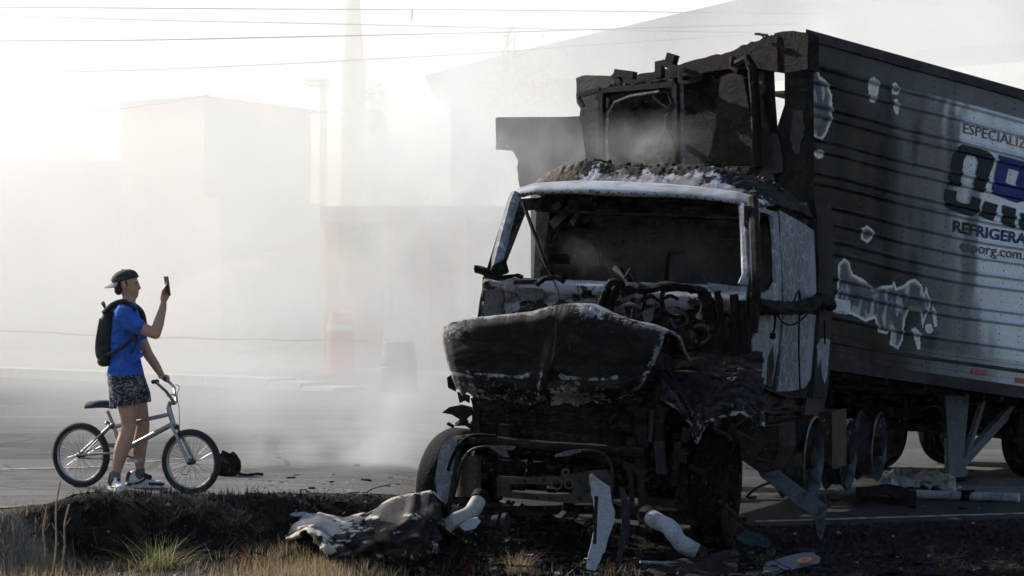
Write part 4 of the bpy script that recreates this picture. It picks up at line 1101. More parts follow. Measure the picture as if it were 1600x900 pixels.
# legs: near (y<0) and far
chain(mb, [(-.045,-.10,.88,.098),(-.015,-.115,.66,.078),(.0,-.12,.49,.056)]); chain(mb, [(.0,-.12,.49,.056),(-.035,-.125,.37,.064),(-.06,-.125,.30,.060),(-.095,-.125,.15,.037),(-.105,-.125,.09,.036)])
chain(mb, [(-.03,.09,.88,.098),(.035,.115,.66,.076),(.075,.12,.49,.055)]); chain(mb, [(.075,.12,.49,.055),(.055,.125,.37,.061),(.045,.125,.29,.057),(.05,.125,.15,.037),(.05,.125,.09,.036)])
chain(mb, [(-.03,0,.90,.11,.165),(-.045,0,1.02,.105,.15),(-.05,0,1.18,.115,.165),(-.04,0,1.32,.10,.175),(-.03,0,1.38,.07,.12)])
# neck and head, looking at the phone
chain(mb, [(-.03,0,1.38,.062),(-.018,0,1.47,.055)])
H0 = (-.035, 0, 1.575)
ball(mb, Wp(-.045,0,1.60), .098, (1.0,.80,.92)); ball(mb, Wp(-.01,0,1.555), .075, (.95,.82,1.15)); ball(mb, Wp(.018,0,1.50), .042, (.9,.95,.8)); ball(mb, Wp(-.02,0,1.53), .062, (1,.85,1))
ball(mb, Wp(.060,0,1.555), .016, (1.1,.8,1.0)); ball(mb, Wp(.054,0,1.575), .013, (1.0,.8,1.7)); ball(mb, Wp(.046,0,1.522), .016, (.9,1.4,.55)); ball(mb, Wp(.046,0,1.512), .015, (.85,1.3,.5)); ball(mb, Wp(.044,0,1.598), .02, (.6,2.0,.6))
for s_ in (-1, 1): ball(mb, Wp(-.045, .078*s_, 1.565), .024, (.75,.4,1.2))
# raised right arm (near)
chain(mb, [(-.03,-.165,1.345,.062),(.05,-.20,1.275,.052),(.14,-.215,1.235,.046),(.215,-.22,1.205,.042)]); chain(mb, [(.215,-.22,1.205,.042),(.235,-.20,1.28,.043),(.262,-.165,1.39,.031),(.268,-.155,1.43,.026)])
# far arm down to the grip
chain(mb, [(-.03,.165,1.34,.060),(.04,.2,1.18,.048),(.10,.215,1.04,.041)]); chain(mb, [(.10,.215,1.04,.041),(.16,.22,.95,.036),(.20,.22,.885,.027)])
# right hand round the phone: palm, four fingers, thumb
PHX, PHY, PHZ = .285, -.135, 1.545
ball(mb, Wp(.270,-.158,1.475), .035, (.75,.62,1.25))
for k, (dy, ln) in enumerate(((-.030,.86),(-.012,1.0),(.008,.95),(.026,.78))):
    bz = 1.505+.012*k*.2
    chain(mb, [(.262+.004*k,-.150+dy*.9,bz,.0105),(.268+.004*k,-.158+dy,bz+.034*ln,.0098),(.282+.003*k,-.152+dy,bz+.062*ln,.009),(.294,-.140+dy*.9,bz+.078*ln,.0082)])
chain(mb, [(.286,-.150,1.462,.013),(.304,-.146,1.492,.0115),(.308,-.138,1.525,.010)])
# left hand on the grip
GR = (.232, .22, .845)
ball(mb, Wp(.212,.22,.862), .033, (1.0,.95,.62))
for k, (dy, ln) in enumerate(((-.033,.9),(-.012,1.0),(.010,.96),(.031,.8))):
    chain(mb, [(.225,.22+dy,.870,.0105),(.250,.22+dy,.866,.0102),(.262,.22+dy,.843,.0096),(.250,.22+dy,.822,.009)])
chain(mb, [(.215,.185,.856,.012),(.232,.18,.838,.011),(.250,.183,.828,.009)])
person = remeshed(mb, 'person', skin, .0062, None, 2)
tag(person, 'person in blue shirt, black cap and patterned shorts holding up a phone', 'person')
# shirt
def cloth(name, col, **kw): return plain(name, col, .9, var=.14, scale=9, bump=.35, bdist=.012, **kw)
shirt_m, snt_, sb_ = nodes_mat('blue_cotton')
co = N(snt_, 'ShaderNodeTexCoord').outputs['Object']; wr = noise_n(snt_, co, 7, 3, .5, 1.2)
snt_.links.new(ramp(snt_, wr, [(.3, (.024,.09,.38)), (.7, (.038,.13,.52))]), sb_.inputs['Base Color']); sb_.inputs['Roughness'].default_value = .9; sb_.inputs['Specular IOR Level'].default_value = .2
bump_n(snt_, sb_, math_n(snt_, 'ADD', wr, math_n(snt_, 'MULTIPLY', noise_n(snt_, co, 15, 2, .5, 2.0), .5)), 1.0, .05)
mb = MB()
chain(mb, [(-.045,0,.82,.150,.222),(-.045,0,.87,.148,.220),(-.045,0,.92,.136,.200),(-.045,0,1.0,.120,.168),(-.05,0,1.16,.128,.178),(-.042,0,1.31,.115,.188),(-.03,0,1.385,.080,.135),(-.026,0,1.405,.066,.08)])
chain(mb, [(-.03,-.165,1.345,.078),(.03,-.195,1.29,.072),(.075,-.207,1.262,.068)]); chain(mb, [(-.03,.165,1.34,.076),(.02,.19,1.23,.068),(.035,.195,1.19,.066)])
for k in range(9):                                                     # folds
    a = -.13+.03*k; chain(mb, [(-.14+.01*k, -.15+.01*(k%3), .92+.02*(k%4), .016),(-.02+.018*k, -.178, 1.0+.035*(k%3), .012)])
shirt = remeshed(mb, 'shirt', shirt_m, .007, person, 3, [(Wp(-.03,0,.880), V(.05,-.02,-1))])
# shorts with a dark print
sh_m, shn, shb = nodes_mat('printed_shorts')
co = N(shn, 'ShaderNodeTexCoord').outputs['Object']
n1 = noise_n(shn, co, 13, 4, .7, 2.5); n2 = noise_n(shn, co, 26, 3, .7, 2.0)
c_ = mixc(shn, ramp(shn, n1, [(.53, 0.), (.57, 1.)]), (.012,.012,.016), (.16,.155,.16)); c_ = mixc(shn, ramp(shn, n2, [(.60, 0.), (.64, 1.)]), c_, (.42,.42,.42))
shn.links.new(c_, shb.inputs['Base Color']); shb.inputs['Roughness'].default_value = .85
bump_n(shn, shb, noise_n(shn, co, 8, 2, .5, 1.0), .7, .03)
mb = MB(); chain(mb, [(-.045,0,.92,.125,.180),(-.045,0,.84,.142,.19)]); chain(mb, [(-.05,-.09,.86,.118),(-.04,-.12,.72,.118,.105),(-.03,-.125,.62,.122,.105)]); chain(mb, [(-.02,.09,.86,.112),(.03,.115,.72,.108,.1),(.04,.12,.6,.11,.1)])
remeshed(mb, 'shorts', sh_m, .008, person, 3, [(Wp(0,0,.655), V(.10,0,-1)), (Wp(0,0,.915), V(0,0,1))])
# shoes and socks
shoe_w = plain('shoe_leather', (.62,.61,.59), .5, var=.1); shoe_k = plain('shoe_black', (.016,.016,.02), .45, var=.2)
def shoe(name, x, y, yaw, mats, pattern):
    rot = Matrix.Rotation(yaw, 3, 'Z'); base = Wp(x, y, 0)
    q = lambda a, b, c: base+rot @ V(a, b, c)
    mb = MB()
    for (a, b, c, r, sc) in ((-.05,0,.055,.045,(1,.85,1)),(-.02,0,.06,.047,(1.1,.85,1.05)),(.03,0,.05,.046,(1.2,.92,.85)),(.09,0,.04,.044,(1.2,1.0,.7)),(.145,0,.034,.04,(1.1,1.0,.62)),(-.045,0,.10,.036,(1,.95,1)),(.01,0,.085,.036,(1.2,.9,.9))):
        ball(mb, q(a, b, c), r, sc, rot)
    o = remeshed(mb, name, mats[0], .006, person, 2, [(base+V(0,0,.012), V(0,0,-1))], org=base)
    s_ = MB(); prof = [(-.10,.03),(-.085,.042),(-.04,.043),(.03,.042),(.09,.05),(.15,.048),(.185,.028),(.192,.0)]
    loop = [q(a, b, 0) for a, b in prof]+[q(a, -b, 0) for a, b in reversed(prof[:-1])]
    s_.prism([p+V(0,0,.002) for p in loop], V(0,0,.026)); s_.build('sole', shoe_w, o)
    for (pts, w_) in pattern:
        m_ = MB(); m_.tube(smooth_path([q(*p) for p in pts], 4), w_, 6); m_.build('shoe_overlay', mats[1], o, True)
    return o
pan = [([(-.09,-.034,.05),(-.085,-.02,.10),(-.07,-.034,.12)],.013), ([(-.03,-.044,.035),(.0,-.047,.042),(.04,-.046,.062),(.055,-.04,.078)],.009), ([(.08,-.045,.034),(.125,-.047,.034),(.17,-.034,.03),(.188,0,.03)],.013), ([(.02,-.028,.10),(.06,-.03,.085),(.10,-.03,.07)],.010), ([(.02,-.01,.118),(.06,-.008,.098),(.1,-.006,.084)],.014), ([(-.05,-.042,.03),(-.08,-.04,.03),(-.1,-.02,.03)],.012)]
shoe('shoe', .045, .125, .0, (shoe_w, shoe_k), pan)
shoe('shoe', -.10, -.125, -1.15, (shoe_w, shoe_k), [([(-.06,-.04,.05),(-.05,-.03,.1),(-.03,-.03,.13)],.014), ([(-.02,-.045,.04),(.03,-.04,.08)],.011), ([(.05,-.045,.035),(.1,-.045,.035),(.16,-.03,.03)],.011), ([(-.06,.04,.05),(-.04,.035,.1)],.013), ([(.03,0,.1),(.08,0,.085)],.014)])
sock_m = plain('sock_grey', (.10,.10,.105), .9)
for pts in ([(-.105,-.125,.085,.041),(-.102,-.125,.125,.041)], [(.05,.125,.085,.041),(.05,.125,.135,.042)]):
    mb = MB(); chain(mb, pts); remeshed(mb, 'sock', sock_m, .007, person, 1)
# hair, eye, brow, cap worn backwards
hair_m = plain('hair', (.012,.010,.009), .6, var=.3, scale=60)
mb = MB(); ball(mb, Wp(-.062,0,1.585), .094, (.86,.84,.72)); ball(mb, Wp(-.098,0,1.54), .046, (.72,1.3,.9))
for s_ in (-1, 1): ball(mb, Wp(-.03, .07*s_, 1.59), .02, (.7,.5,1.6))
remeshed(mb, 'hair', hair_m, .006, person, 1)
mb = MB()
for s_ in (-1, 1):
    ball(mb, Wp(.043, .031*s_, 1.577), .0085, (.7,1.3,.6)); 
mb.build('eyes', plain('eye_dark', (.02,.015,.012), .3, bump=0), person, True)
mb = MB()
for s_ in (-1, 1): mb.tube([Wp(.05,.018*s_,1.593), Wp(.049,.035*s_,1.597), Wp(.038,.05*s_,1.592)], [.004,.005,.003], 6)
mb.build('eyebrows', hair_m, person, True)
cap_m = plain('cap_cloth', (.022,.020,.019), .85, var=.3, scale=14, bump=.3)
tilt = Matrix.Rotation(R(-8), 3, 'Y')
mb = MB()
for k in range(9):
    a = k/8*math.pi/2; 
CC = Wp(-.045, 0, 1.612)
prof = [(0,.1075),(.012,.108),(.03,.105),(.050,.095),(.068,.074),(.080,.045),(.085,.015),(.0855,0)]
vs = []; nn_ = 28
for (h_, r_) in prof:
    for j in range(nn_):
        q = 2*math.pi*j/nn_; p = V(r_*math.cos(q)*1.0, r_*math.sin(q)*.84, h_)
        vs.append(CC+Matrix.Rotation(R(-14), 3, 'Y') @ p)
mb.add(vs, [(i*nn_+j, i*nn_+(j+1)%nn_, (i+1)*nn_+(j+1)%nn_, (i+1)*nn_+j) for i in range(len(prof)-1) for j in range(nn_)])
cap = mb.build('cap', cap_m, person, smooth='all')
def brim_fn(a, b):
    q = math.pi+(a-.5)*2.2; r_ = .098+.075*b*(1-.55*abs(a-.5)**1.3*2)
    p = V(r_*math.cos(q), r_*math.sin(q)*.84, .006-.022*b-.02*abs(a-.5)*2*b)
    return CC+Matrix.Rotation(R(-14), 3, 'Y') @ p
mb = MB(); mb.grid(brim_fn, 16, 5, .004); mb.build('cap_brim', plain('brim_cloth', (.09,.08,.068), .8, var=.3), cap, True)
mb = MB(); ball(mb, CC+Matrix.Rotation(R(-14),3,'Y') @ V(0,0,.0865), .009, (1,1,.6)); mb.build('cap_button', cap_m, cap)
gm = plain('green_stitching', (.03,.28,.05), .7, bump=0)
for k, (x0, z0) in enumerate(((-.052,.02),(-.035,.024),(-.018,.02),(-.004,.018),(-.1,.03))):
    mb = MB(); c = CC+Matrix.Rotation(R(-14),3,'Y') @ V(x0, -.0915*math.sqrt(max(.05,1-(x0/.112)**2)), z0)
    mb.tube([c+V(-.007,0,-.006), c+V(-.002,-.001,.008), c+V(.002,-.001,-.004), c+V(.008,0,.005)], .0022, 5); mb.build('cap_stitching', gm, cap)
# phone
mb = MB(); rot = Matrix.Rotation(R(-62), 3, 'Z') @ Matrix.Rotation(R(8), 3, 'X')
pc = Wp(.297, -.148, 1.570)
mb.box(pc, (.074,.009,.150), rot); ph = mb.build('phone', plain('phone_case', (.02,.03,.032), .3, bump=0))
bpy.context.view_layer.update()
tag(ph, 'dark phone held up in the raised hand', 'phone')
mb = MB(); mb.box(pc+rot @ V(0,.0055,0), (.068,.002,.142), rot); mb.build('screen', plain('phone_screen', (.10,.16,.16), .15, bump=0), ph)
mb = MB(); mb.box(pc+rot @ V(-.02,-.0055,.055), (.024,.003,.026), rot); mb.build('camera_bump', plain('phone_lens', (.01,.01,.012), .2, bump=0), ph)
# backpack
bag_m = plain('backpack_nylon', (.010,.010,.011), .7, var=.4, scale=16, bump=.5, bdist=.01)
mb = MB()
for (x, z, rx, rz) in ((-.205,1.17,.085,.13),(-.195,1.26,.075,.13),(-.215,1.08,.085,.10),(-.185,1.35,.05,.07),(-.22,1.00,.06,.05)):
    for dy in (-.07,-.03,.03,.07): ball(mb, Wp(x+.018, dy, z-.01), .1, (rx/.112, .55, rz/.112))
bag = remeshed(mb, 'backpack', bag_m, .009, None, 3, org=Wp(-.24,0,.96))
tag(bag, 'black backpack worn on the back of the blue shirt', 'backpack')
mb = MB(); mb.tube(smooth_path([Wp(-.225,-.085,1.32), Wp(-.247,-.09,1.2), Wp(-.258,-.09,1.1), Wp(-.25,-.08,1.02)], 4), .01, 6); mb.build('zip_seam', plain('zip_grey', (.05,.05,.052), .5), bag, True)
mb = MB(); mb.tube(smooth_path([Wp(-.19,-.08,1.395), Wp(-.205,-.06,1.44), Wp(-.22,-.02,1.435), Wp(-.2,.03,1.395)], 4), .011, 6); mb.build('carry_loop', bag_m, bag, True)
for s_ in (-1, 1):
    y = .125*s_
    pts = [Wp(-.20,y*.8,1.36), Wp(-.12,y*1.02,1.425), Wp(-.03,y*1.12,1.435), Wp(.058,y*1.15,1.37), Wp(.082,y*1.28,1.27)] if s_ > 0 else [Wp(-.20,y*.8,1.36), Wp(-.12,y*1.0,1.43), Wp(-.03,y*1.05,1.445), Wp(.055,y*1.05,1.38)]
    mb = MB(); mb.tube(smooth_path(pts, 5), .022, 8); mb.build('shoulder_strap', bag_m, bag, True)
mb = MB(); mb.tube(smooth_path([Wp(.06,-.16,1.20), Wp(.035,-.185,1.16), Wp(-.06,-.192,1.09), Wp(-.14,-.17,1.05), Wp(-.2,-.10,1.03)], 5), .013, 6); mb.build('strap_webbing', bag_m, bag, True)
mb = MB(); mb.tube(smooth_path([Wp(.075,-.15,1.22), Wp(.05,-.176,1.10), Wp(.02,-.184,1.06)], 5), .006, 5); mb.build('strap_tail', bag_m, bag, True)

# ---------------- bicycle, built from its own side view
def B(cx, cy, dy=0.0):
    px, py = 60+cx/2.25, 400+cy/2.25
    return P(px, py, 22.0-.40*(px-205)/202.0+dy)
RA, FA = B(150, 704), B(537, 724)
bdir = (V(FA.x, FA.y, 0)-V(RA.x, RA.y, 0)).normalized(); bn = V(bdir.y, -bdir.x, 0)        # bn: towards the camera
for p_ in (RA, FA): p_.z = max(G(p_.x, p_.y), -.05)+.004+.247
bike = empty('bicycle', V(RA.x, RA.y, G(RA.x, RA.y)), 'silver bmx bicycle straddled by the person', 'bicycle')
chrome = plain('worn_chrome', (.30,.305,.31), .42, metal=.8, var=.25, scale=18, bump=.1, bdist=.002)
rub = plain('tyre_rubber', (.014,.014,.015), .8, var=.3, bump=.3); dark_m = plain('dark_metal', (.02,.02,.022), .4, metal=.5)
def bike_wheel(c, axis):
    t = MB(); t.torus(c, axis, .2255, .0255, 56, 12)
    k_ = 64
    x, y = axis.orthogonal().normalized(), None; y = axis.cross(x)
    for k in range(k_):
        q = 2*math.pi*k/k_; d = x*math.cos(q)+y*math.sin(q); tg = axis.cross(d)
        for s_ in (-1, 0, 1):
            qq = q+(.5*2*math.pi/k_ if s_ else 0); d2 = x*math.cos(qq)+y*math.sin(qq); tg2 = axis.cross(d2)
            t.box(c+d2*(.2485-.006*abs(s_))+axis*(.0125*s_), (.011, .009, .007), Matrix((tg2, axis, d2)).transposed())
    wo = t.build('wheel', rub, bike, True)
    r_ = MB(); r_.lathe(c, axis, [(-.014,.212),(-.015,.203),(-.009,.194),(.009,.194),(.015,.203),(.014,.212)], 48); r_.build('rim', chrome, wo, True)
    s2 = MB()
    for k in range(36):
        q = 2*math.pi*k/36; q2 = q+(.5 if (k//2) % 2 else -.5); side_ = .028 if k % 2 else -.028
        s2.tube([c+(x*math.cos(q2)+y*math.sin(q2))*.02+axis*side_, c+(x*math.cos(q)+y*math.sin(q))*.197], .0013, 4)
    so_ = s2.build('spokes', chrome, wo); so_['kind'] = 'stuff'
    h_ = MB(); h_.lathe(c, axis, [(-.055,.006),(-.045,.012),(-.034,.024),(-.026,.024),(-.022,.014),(.022,.014),(.026,.024),(.034,.024),(.045,.012),(.055,.006)], 16); h_.build('hub', dark_m, wo, True)
    return wo
bike_wheel(RA, bn); bike_wheel(FA, bn)
def bt(name, pts, r, mat=chrome, n=10, sub=1):
    mb = MB(); mb.tube(smooth_path(pts, sub) if sub > 1 else pts, r, n); return mb.build(name, mat, bike, True)
BB = B(296, 690); ST_ = B(262, 590); HT, HB = B(458, 533), B(474, 590)
bt('seat_tube', [BB, ST_], .016); bt('top_tube', [B(262,602), B(462,556)], .0165); bt('down_tube', [BB, B(326,668), HB], .020); bt('head_tube', [HT, HB], .021)
for s_ in (-1, 1):
    o_ = bn*.045*s_
    bt('seat_stay', [ST_+bn*.014*s_, RA+o_], .009); bt('chain_stay', [BB+bn*.02*s_, RA+o_], .010)
    fk = HB+(HB-HT)*.12
    bt('fork_leg', [fk+bn*.035*s_, fk+bn*.042*s_+(FA-fk)*.35+bdir*.004, FA+bn*.05*s_], .0135)
bt('fork_crown', [fk-bn*.045, fk+bn*.045], .018); bt('seat_post', [ST_, B(243,545)], .0135)
bt('seat_clamp', [B(262,600)-bn*.02, B(262,600)+bn*.02], .02, dark_m)
# saddle
def sad_fn(a, b):
    s_ = 185+82*a; w_ = .065*(1-sstep(.25, .9, a))+.022; q = (b-.5)*math.pi
    c = B(s_, 528-5*math.sin(a*3.1)-2*sstep(.3,0,a))
    return c+bn*w_*math.sin(q)*1.0+V(0,0,.040*math.cos(q)-.022)
mb = MB(); mb.grid(sad_fn, 18, 12, .02); mb.build('saddle', plain('saddle_vinyl', (.018,.022,.03), .35, var=.2), bike, True)
# handlebar: stem, two risers, grips
ST0 = B(462, 522); bt('stem', [HT, ST0+V(0,0,.01), ST0+bdir*.045+V(0,0,.015)], .018)
cl_ = ST0+bdir*.045+V(0,0,.015)
tops = []
for s_ in (-1, 1):
    e = Wp(.238, .22, .845) if s_ < 0 else Wp(.238, -.40, .845); hn = V(-.04, -1, 0)
    kn = B(464, 474)+hn*.19*s_
    bt('handlebar', [cl_, cl_+hn*.05*s_, cl_+hn*.085*s_+V(0,0,.02)-bdir*.005, kn, kn+hn*.05*s_-bdir*.012+V(0,0,.02), e], .0115, sub=3)
    bt('grip', [e-hn*.06*s_+bdir*.004, e+hn*.06*s_-bdir*.01], .0165, rub)
bt('handlebar_brace', [B(466,488)-hn*.165, B(466,488)+hn*.165], .008)
bt('brake_cable', [B(440,455)-bn*.2, B(470,462)-bn*.12, B(488,490), B(495,540), B(496,600), B(492,622)], .0028, rub, 5, 5)
bt('front_brake', [fk+bdir*.02-bn*.04+V(0,0,-.03), fk+bdir*.035, fk+bdir*.02+bn*.04+V(0,0,-.03)], .009, dark_m)
bt('rear_brake', [B(245,590)-bn*.03, B(238,582), B(245,590)+bn*.03], .009, plain('reflector_bracket', (.12,.03,.025), .4))
# cranks, chainring, pedals, chain
mb = MB(); mb.torus(BB+bn*.035, bn, .058, .006, 28, 6)
for k in range(5): q = 2*math.pi*k/5; mb.tube([BB+bn*.035, BB+bn*.035+(bdir*math.cos(q)+V(0,0,1)*math.sin(q))*.056], .005, 5)
mb.build('chainring', dark_m, bike, True)
cr = B(364, 716); bt('crank', [BB+bn*.05, V(cr.x, cr.y, cr.z)+bn*.06], .010); bt('crank', [BB-bn*.05, BB-(cr-BB)-bn*.06], .010)
for c_p, s_ in ((cr+bn*.11, 1), (BB-(cr-BB)-bn*.11, -1)):
    mb = MB(); rot = Matrix((bdir, bn, V(0,0,1))).transposed()
    for a in (-1, 1): mb.box(c_p+bdir*.042*a, (.012,.085,.024), rot); mb.box(c_p+bn*.04*a, (.085,.01,.022), rot)
    mb.tube([c_p-bn*.05, c_p+bn*.05], .011, 8); mb.build('pedal', plain('pedal_alloy', (.4,.4,.41), .4, metal=.6) if s_ > 0 else MATS['pedal_alloy'], bike)
for z_ in (.056, -.056): bt('chain', [BB+bn*.035+V(0,0,z_), RA+bn*.035+V(0,0,z_*.45)], .0035, dark_m, 5)
# ------------------------------------------------------------------ wreckage lying about
def gp(px, py, it=12):
    """ground point seen at a pixel"""
    Y = 22.0
    for _ in range(18):
        x = (px-800)/FPX*Y; z = G(x, Y); Yn = (CAM_H-z)*FPX/(py-HZ); Y += (Yn-Y)*.6
    return P(px, py, Y)
plast = burnt('scorched_white_plastic', (.42,.40,.37), soot=(.012,.011,.011), s_lo=.52, s_hi=.66, a_lo=.7, a_hi=.8, scale=2.2, rough=.5, bump=.3)
plast_w = burnt('white_plastic', (.36,.37,.40), soot=(.02,.019,.018), s_lo=.53, s_hi=.72, a_lo=.7, a_hi=.8, scale=5, rough=.45, bump=.2)
# big shell of a wing lying in front of the bumper
Ys = 20.3
s_top = [(446,838),(458,820),(472,808),(500,803),(538,812),(575,799),(610,784),(645,771),(672,769),(690,782),(700,810)]
s_bot = [(448,844),(468,842),(486,846),(500,858),(510,876),(545,884),(580,886),(615,888),(650,888),(680,890),(704,890)]
def shell_fn(a, b):
    p, q = lerp_pts(s_top, a), lerp_pts(s_bot, a); y = p[1]+(q[1]-p[1])*b; x = p[0]+(q[0]-p[0])*b
    bulge = math.sin(min(1, b*1.05)*math.pi*.5)
    return P(x, y+4*nz(a*9, b*5, 4.), Ys+.45-.55*bulge*sstep(0,.25,a)-.2*bulge+.03*fbm(a*5, b*3, 2.)+.13*max(0, ridge(a*3.5, b*2.2, 6.))-.06*max(0, ridge(a*7+3, b*3, 2.))+.12*a)
def shell_col(a, b):
    n_ = fbm(a*6, b*4, 3.); n2 = fbm(a*26, b*14, 5.)
    k = 1-sstep(.36, .56, a+.18*n_+.14*n2+.20*b-.06)
    c = mix3((.008,.0075,.007), (.035,.028,.022), sstep(0,.5,n2+.3*n_))
    return (*c, max(k*(.85+.25*n_), .55*sstep(.10,.0,b), .15+.25*n_))
shell_m = fleck_mat('scorched_shell', (.50,.46,.41), (.30,.25,.20), scale=15, bump=.5)
sh_ = empty('wing_shell', P(570, 880, Ys), 'scorched white wing shell lying on black ground below the bumper', 'wreckage')
shell = painted('shell', shell_fn, 130, 60, shell_col, shell_m, .012, sh_, keep=lambda a, b: not (.13 < a < .24 and b > .55+.5*abs(a-.185)*4) and a < .93+.10*nz(b*6, 2.)-.10*sstep(.5,1,b) and b < .93+.12*nz(a*11, 3.))
def inner_fn(a, b):
    p = lerp_pts(s_top, .05+.9*a); return P(p[0]+8, p[1]+6, Ys+.5)+V(0, .5*b, -.38*b*b)
painted('shell_back', inner_fn, 40, 12, lambda a, b: (.02,.018,.016), fire_vc, .01, sh_)
def slab_thing(name, pts, Y, th, mat, label, cat='wreckage', dy=0.0, curl=.0):
    """bent sheet whose outline is given, tipped back by dy from its bottom to its top"""
    ys = [p[1] for p in pts]; y0, y1 = min(ys), max(ys)
    Q = [P(x, y, Y+dy*(y1-y)/(y1-y0)+curl*math.sin(3*(y-y0)/(y1-y0))) for x, y in pts]
    mb = MB(); mb.prism(Q, V(0, th, .004)); return tag(mb.build(name, mat), label, cat)
b_ = slab_thing('bumper_shard', jag([(920,745),(925,740),(936,748),(954,762),(956,785),(962,800),(952,838),(945,862),(938,872),(930,893),(918,897),(917,880),(926,842),(929,800),(925,775),(920,745)], 3, 1.8, 77)[:-1], 20.55, .03, plast_w, 'pale bumper shard standing upright in front of the bumper', dy=.25, curl=.05)
mb = MB(); mb.bar(P(932,775,20.5), P(929,850,20.45), .025, .02, V(0,1,0)); mb.build('shard_rib', char, b_)
slab_thing('bumper_shard', [(968,760),(976,765),(985,790),(984,830),(975,860),(968,884),(962,882),(970,840),(972,800)], 20.75, .03, alu_dark, 'dark narrow bumper shard beside the pale upright one', dy=.1)
ds = slab_thing('side_skirt', [(1180,722),(1196,724),(1225,742),(1255,765),(1278,780),(1292,792),(1290,820),(1284,845),(1278,838),(1272,808),(1250,792),(1215,765),(1188,745)], 21.7, .05, burnt('grey_scorched_plastic', (.10,.108,.12), soot=(.006,.006,.006), s_lo=.5, s_hi=.68, a_lo=.62, a_hi=.72, ash=(.22,.23,.25), scale=4), 'long grey side skirt slanting down beside the front wheel', dy=.3)
# pipes
def pipe(name, px, r, Y, mat, label, ringm=None):
    q = [P(x, y, Y+d) for x, y, d in px]; mb = MB(); path = smooth_path(q, 6)
    n_ = len(path); rr = [r*(1+.05*math.sin(i*.55)+.02*nz(i*.7)) for i in range(n_)]
    mb.tube(path, rr, 16, cap=False); o = tag(mb.build(name, mat, smooth=True), label, 'pipe')
    d = (path[0]-path[1]).normalized(); m2 = MB(); m2.lathe(path[0]-d*.01, d, [(0,r*1.02),(.0,r*1.18),(.07,r*1.18),(.07,r*.9),(.0,r*.88)], 18); m2.build('collar', ringm or rubberish, o, True)
    e = (path[-1]-path[-2]).normalized(); m3 = MB(); m3.lathe(path[-1]-e*.02, e, [(0,r*.9),(.06,r*1.05),(.09,r*.8),(.1,r*.1)], 14); m3.build('pipe_end', char, o, True)
    return o
pipe('air_pipe', [(1016,808,.2),(1032,817,.1),(1046,824,.05),(1056,838,0),(1066,850,0),(1088,862,0)], .062, 20.6, plast_w, 'white bent air pipe on the ground below the front wheel')
pipe('air_pipe', [(748,782,.3),(738,798,.2),(724,808,.1),(708,815,0),(698,822,0)], .058, 20.9, plast, 'sooty bent air pipe against the left end of the bumper')
slab_thing('plastic_scrap', [(718,822),(730,812),(746,809),(751,815),(742,826),(726,830)], 20.8, .03, plast_w, 'white plastic scrap beside the sooty air pipe', dy=.1)
mb = MB(); c = P(786,817,20.9); mb.lathe(c, V(.95,-.3,0), [(-.08,.055),(-.03,.06),(-.03,.045),(.0,.045),(.0,.075),(.035,.078),(.035,.05),(.034,.0)], 20); tag(mb.build('pipe_coupling', alu_dark, smooth=True), 'grey pipe coupling with pale rim lying under the bumper', 'pipe')
# number panel with an oval sticker
pn = slab_thing('number_board', [(1192,890),(1198,880),(1230,870),(1258,864),(1270,865),(1282,872),(1280,880),(1262,884),(1230,892),(1200,899)], 20.25, .02, plain('panel_grey_plastic', (.095,.105,.12), .5, var=.25), 'grey plastic panel with an oval sticker in the foreground', dy=.5)
def oval(name, rx, rz, off, mat):
    c0 = P(1257, 874.5, 20.25+.29+off); m = MB(); e = []
    for k in range(24):
        q = 2*math.pi*k/24; e.append(P(1257+rx*math.cos(q)+.2*rz*math.sin(q), 874.5-.15*rx*math.cos(q)+rz*math.sin(q), 20.25+.5*(892-(874.5+rz*math.sin(q)-.15*rx*math.cos(q)))/35.0+off))
    m.prism(e, V(0,.002,0)); return m.build(name, mat, pn)
oval('sticker', 13, 5.2, -.012, plain('sticker_red', (.42,.05,.03), .4, bump=0)); oval('sticker_band', 11, 2.4, -.015, plain('sticker_yellow', (.5,.36,.04), .4, bump=0)); oval('sticker_centre', 6, 1.6, -.018, plain('sticker_green', (.04,.16,.05), .4, bump=0))
# white pole, torn sheet and a black flap beside the trailer
p0, p1, p2 = gp(1326, 776), gp(1430, 780), gp(1592, 786)
mb = MB(); mb.tube([p0+V(0,0,.05), (p0+p1)/2+V(0,0,.05), p1+V(0,0,.045), (p1+p2)/2+V(0,0,.045), p2+V(0,0,.045)], .042, 10); po = tag(mb.build('pole', plast_w, smooth=True), 'long white pole lying on the road under the trailer', 'pole')
q = gp(1512, 783); mb = MB(); mb.tube([q+V(-.06,0,.05), q+V(.06,0,.05)], .052, 10); mb.build('pole_band', rubberish, po, True)
def flap2(a, b): x, y = 1338+94*a, 772+20*b+3*math.sin(a*8); p = gp(x, y); return p+V(0, 0, .05+.06*math.sin(a*5)*b+.05*math.sin(3*b))
mb = MB(); mb.grid(flap2, 20, 6, .015); tag(mb.build('mud_flap', rubberish, smooth=True), 'black crumpled mud flap lying against the white pole', 'mud flap')
def sheet(a, b): p = gp(1375+118*a, 752+22*b-6*math.sin(a*4)); return p+V(0, 0, .03+.09*abs(nz(a*6, b*4, 2.))+.05*abs(nz(a*15, b*9, 5.))+.04*math.sin(a*6)**2*(1-b))
mb = MB(); mb.grid(sheet, 34, 14, .006); tag(mb.build('torn_sheet', plast, smooth=True), 'crumpled pale plastic sheet behind the white pole', 'plastic sheet')
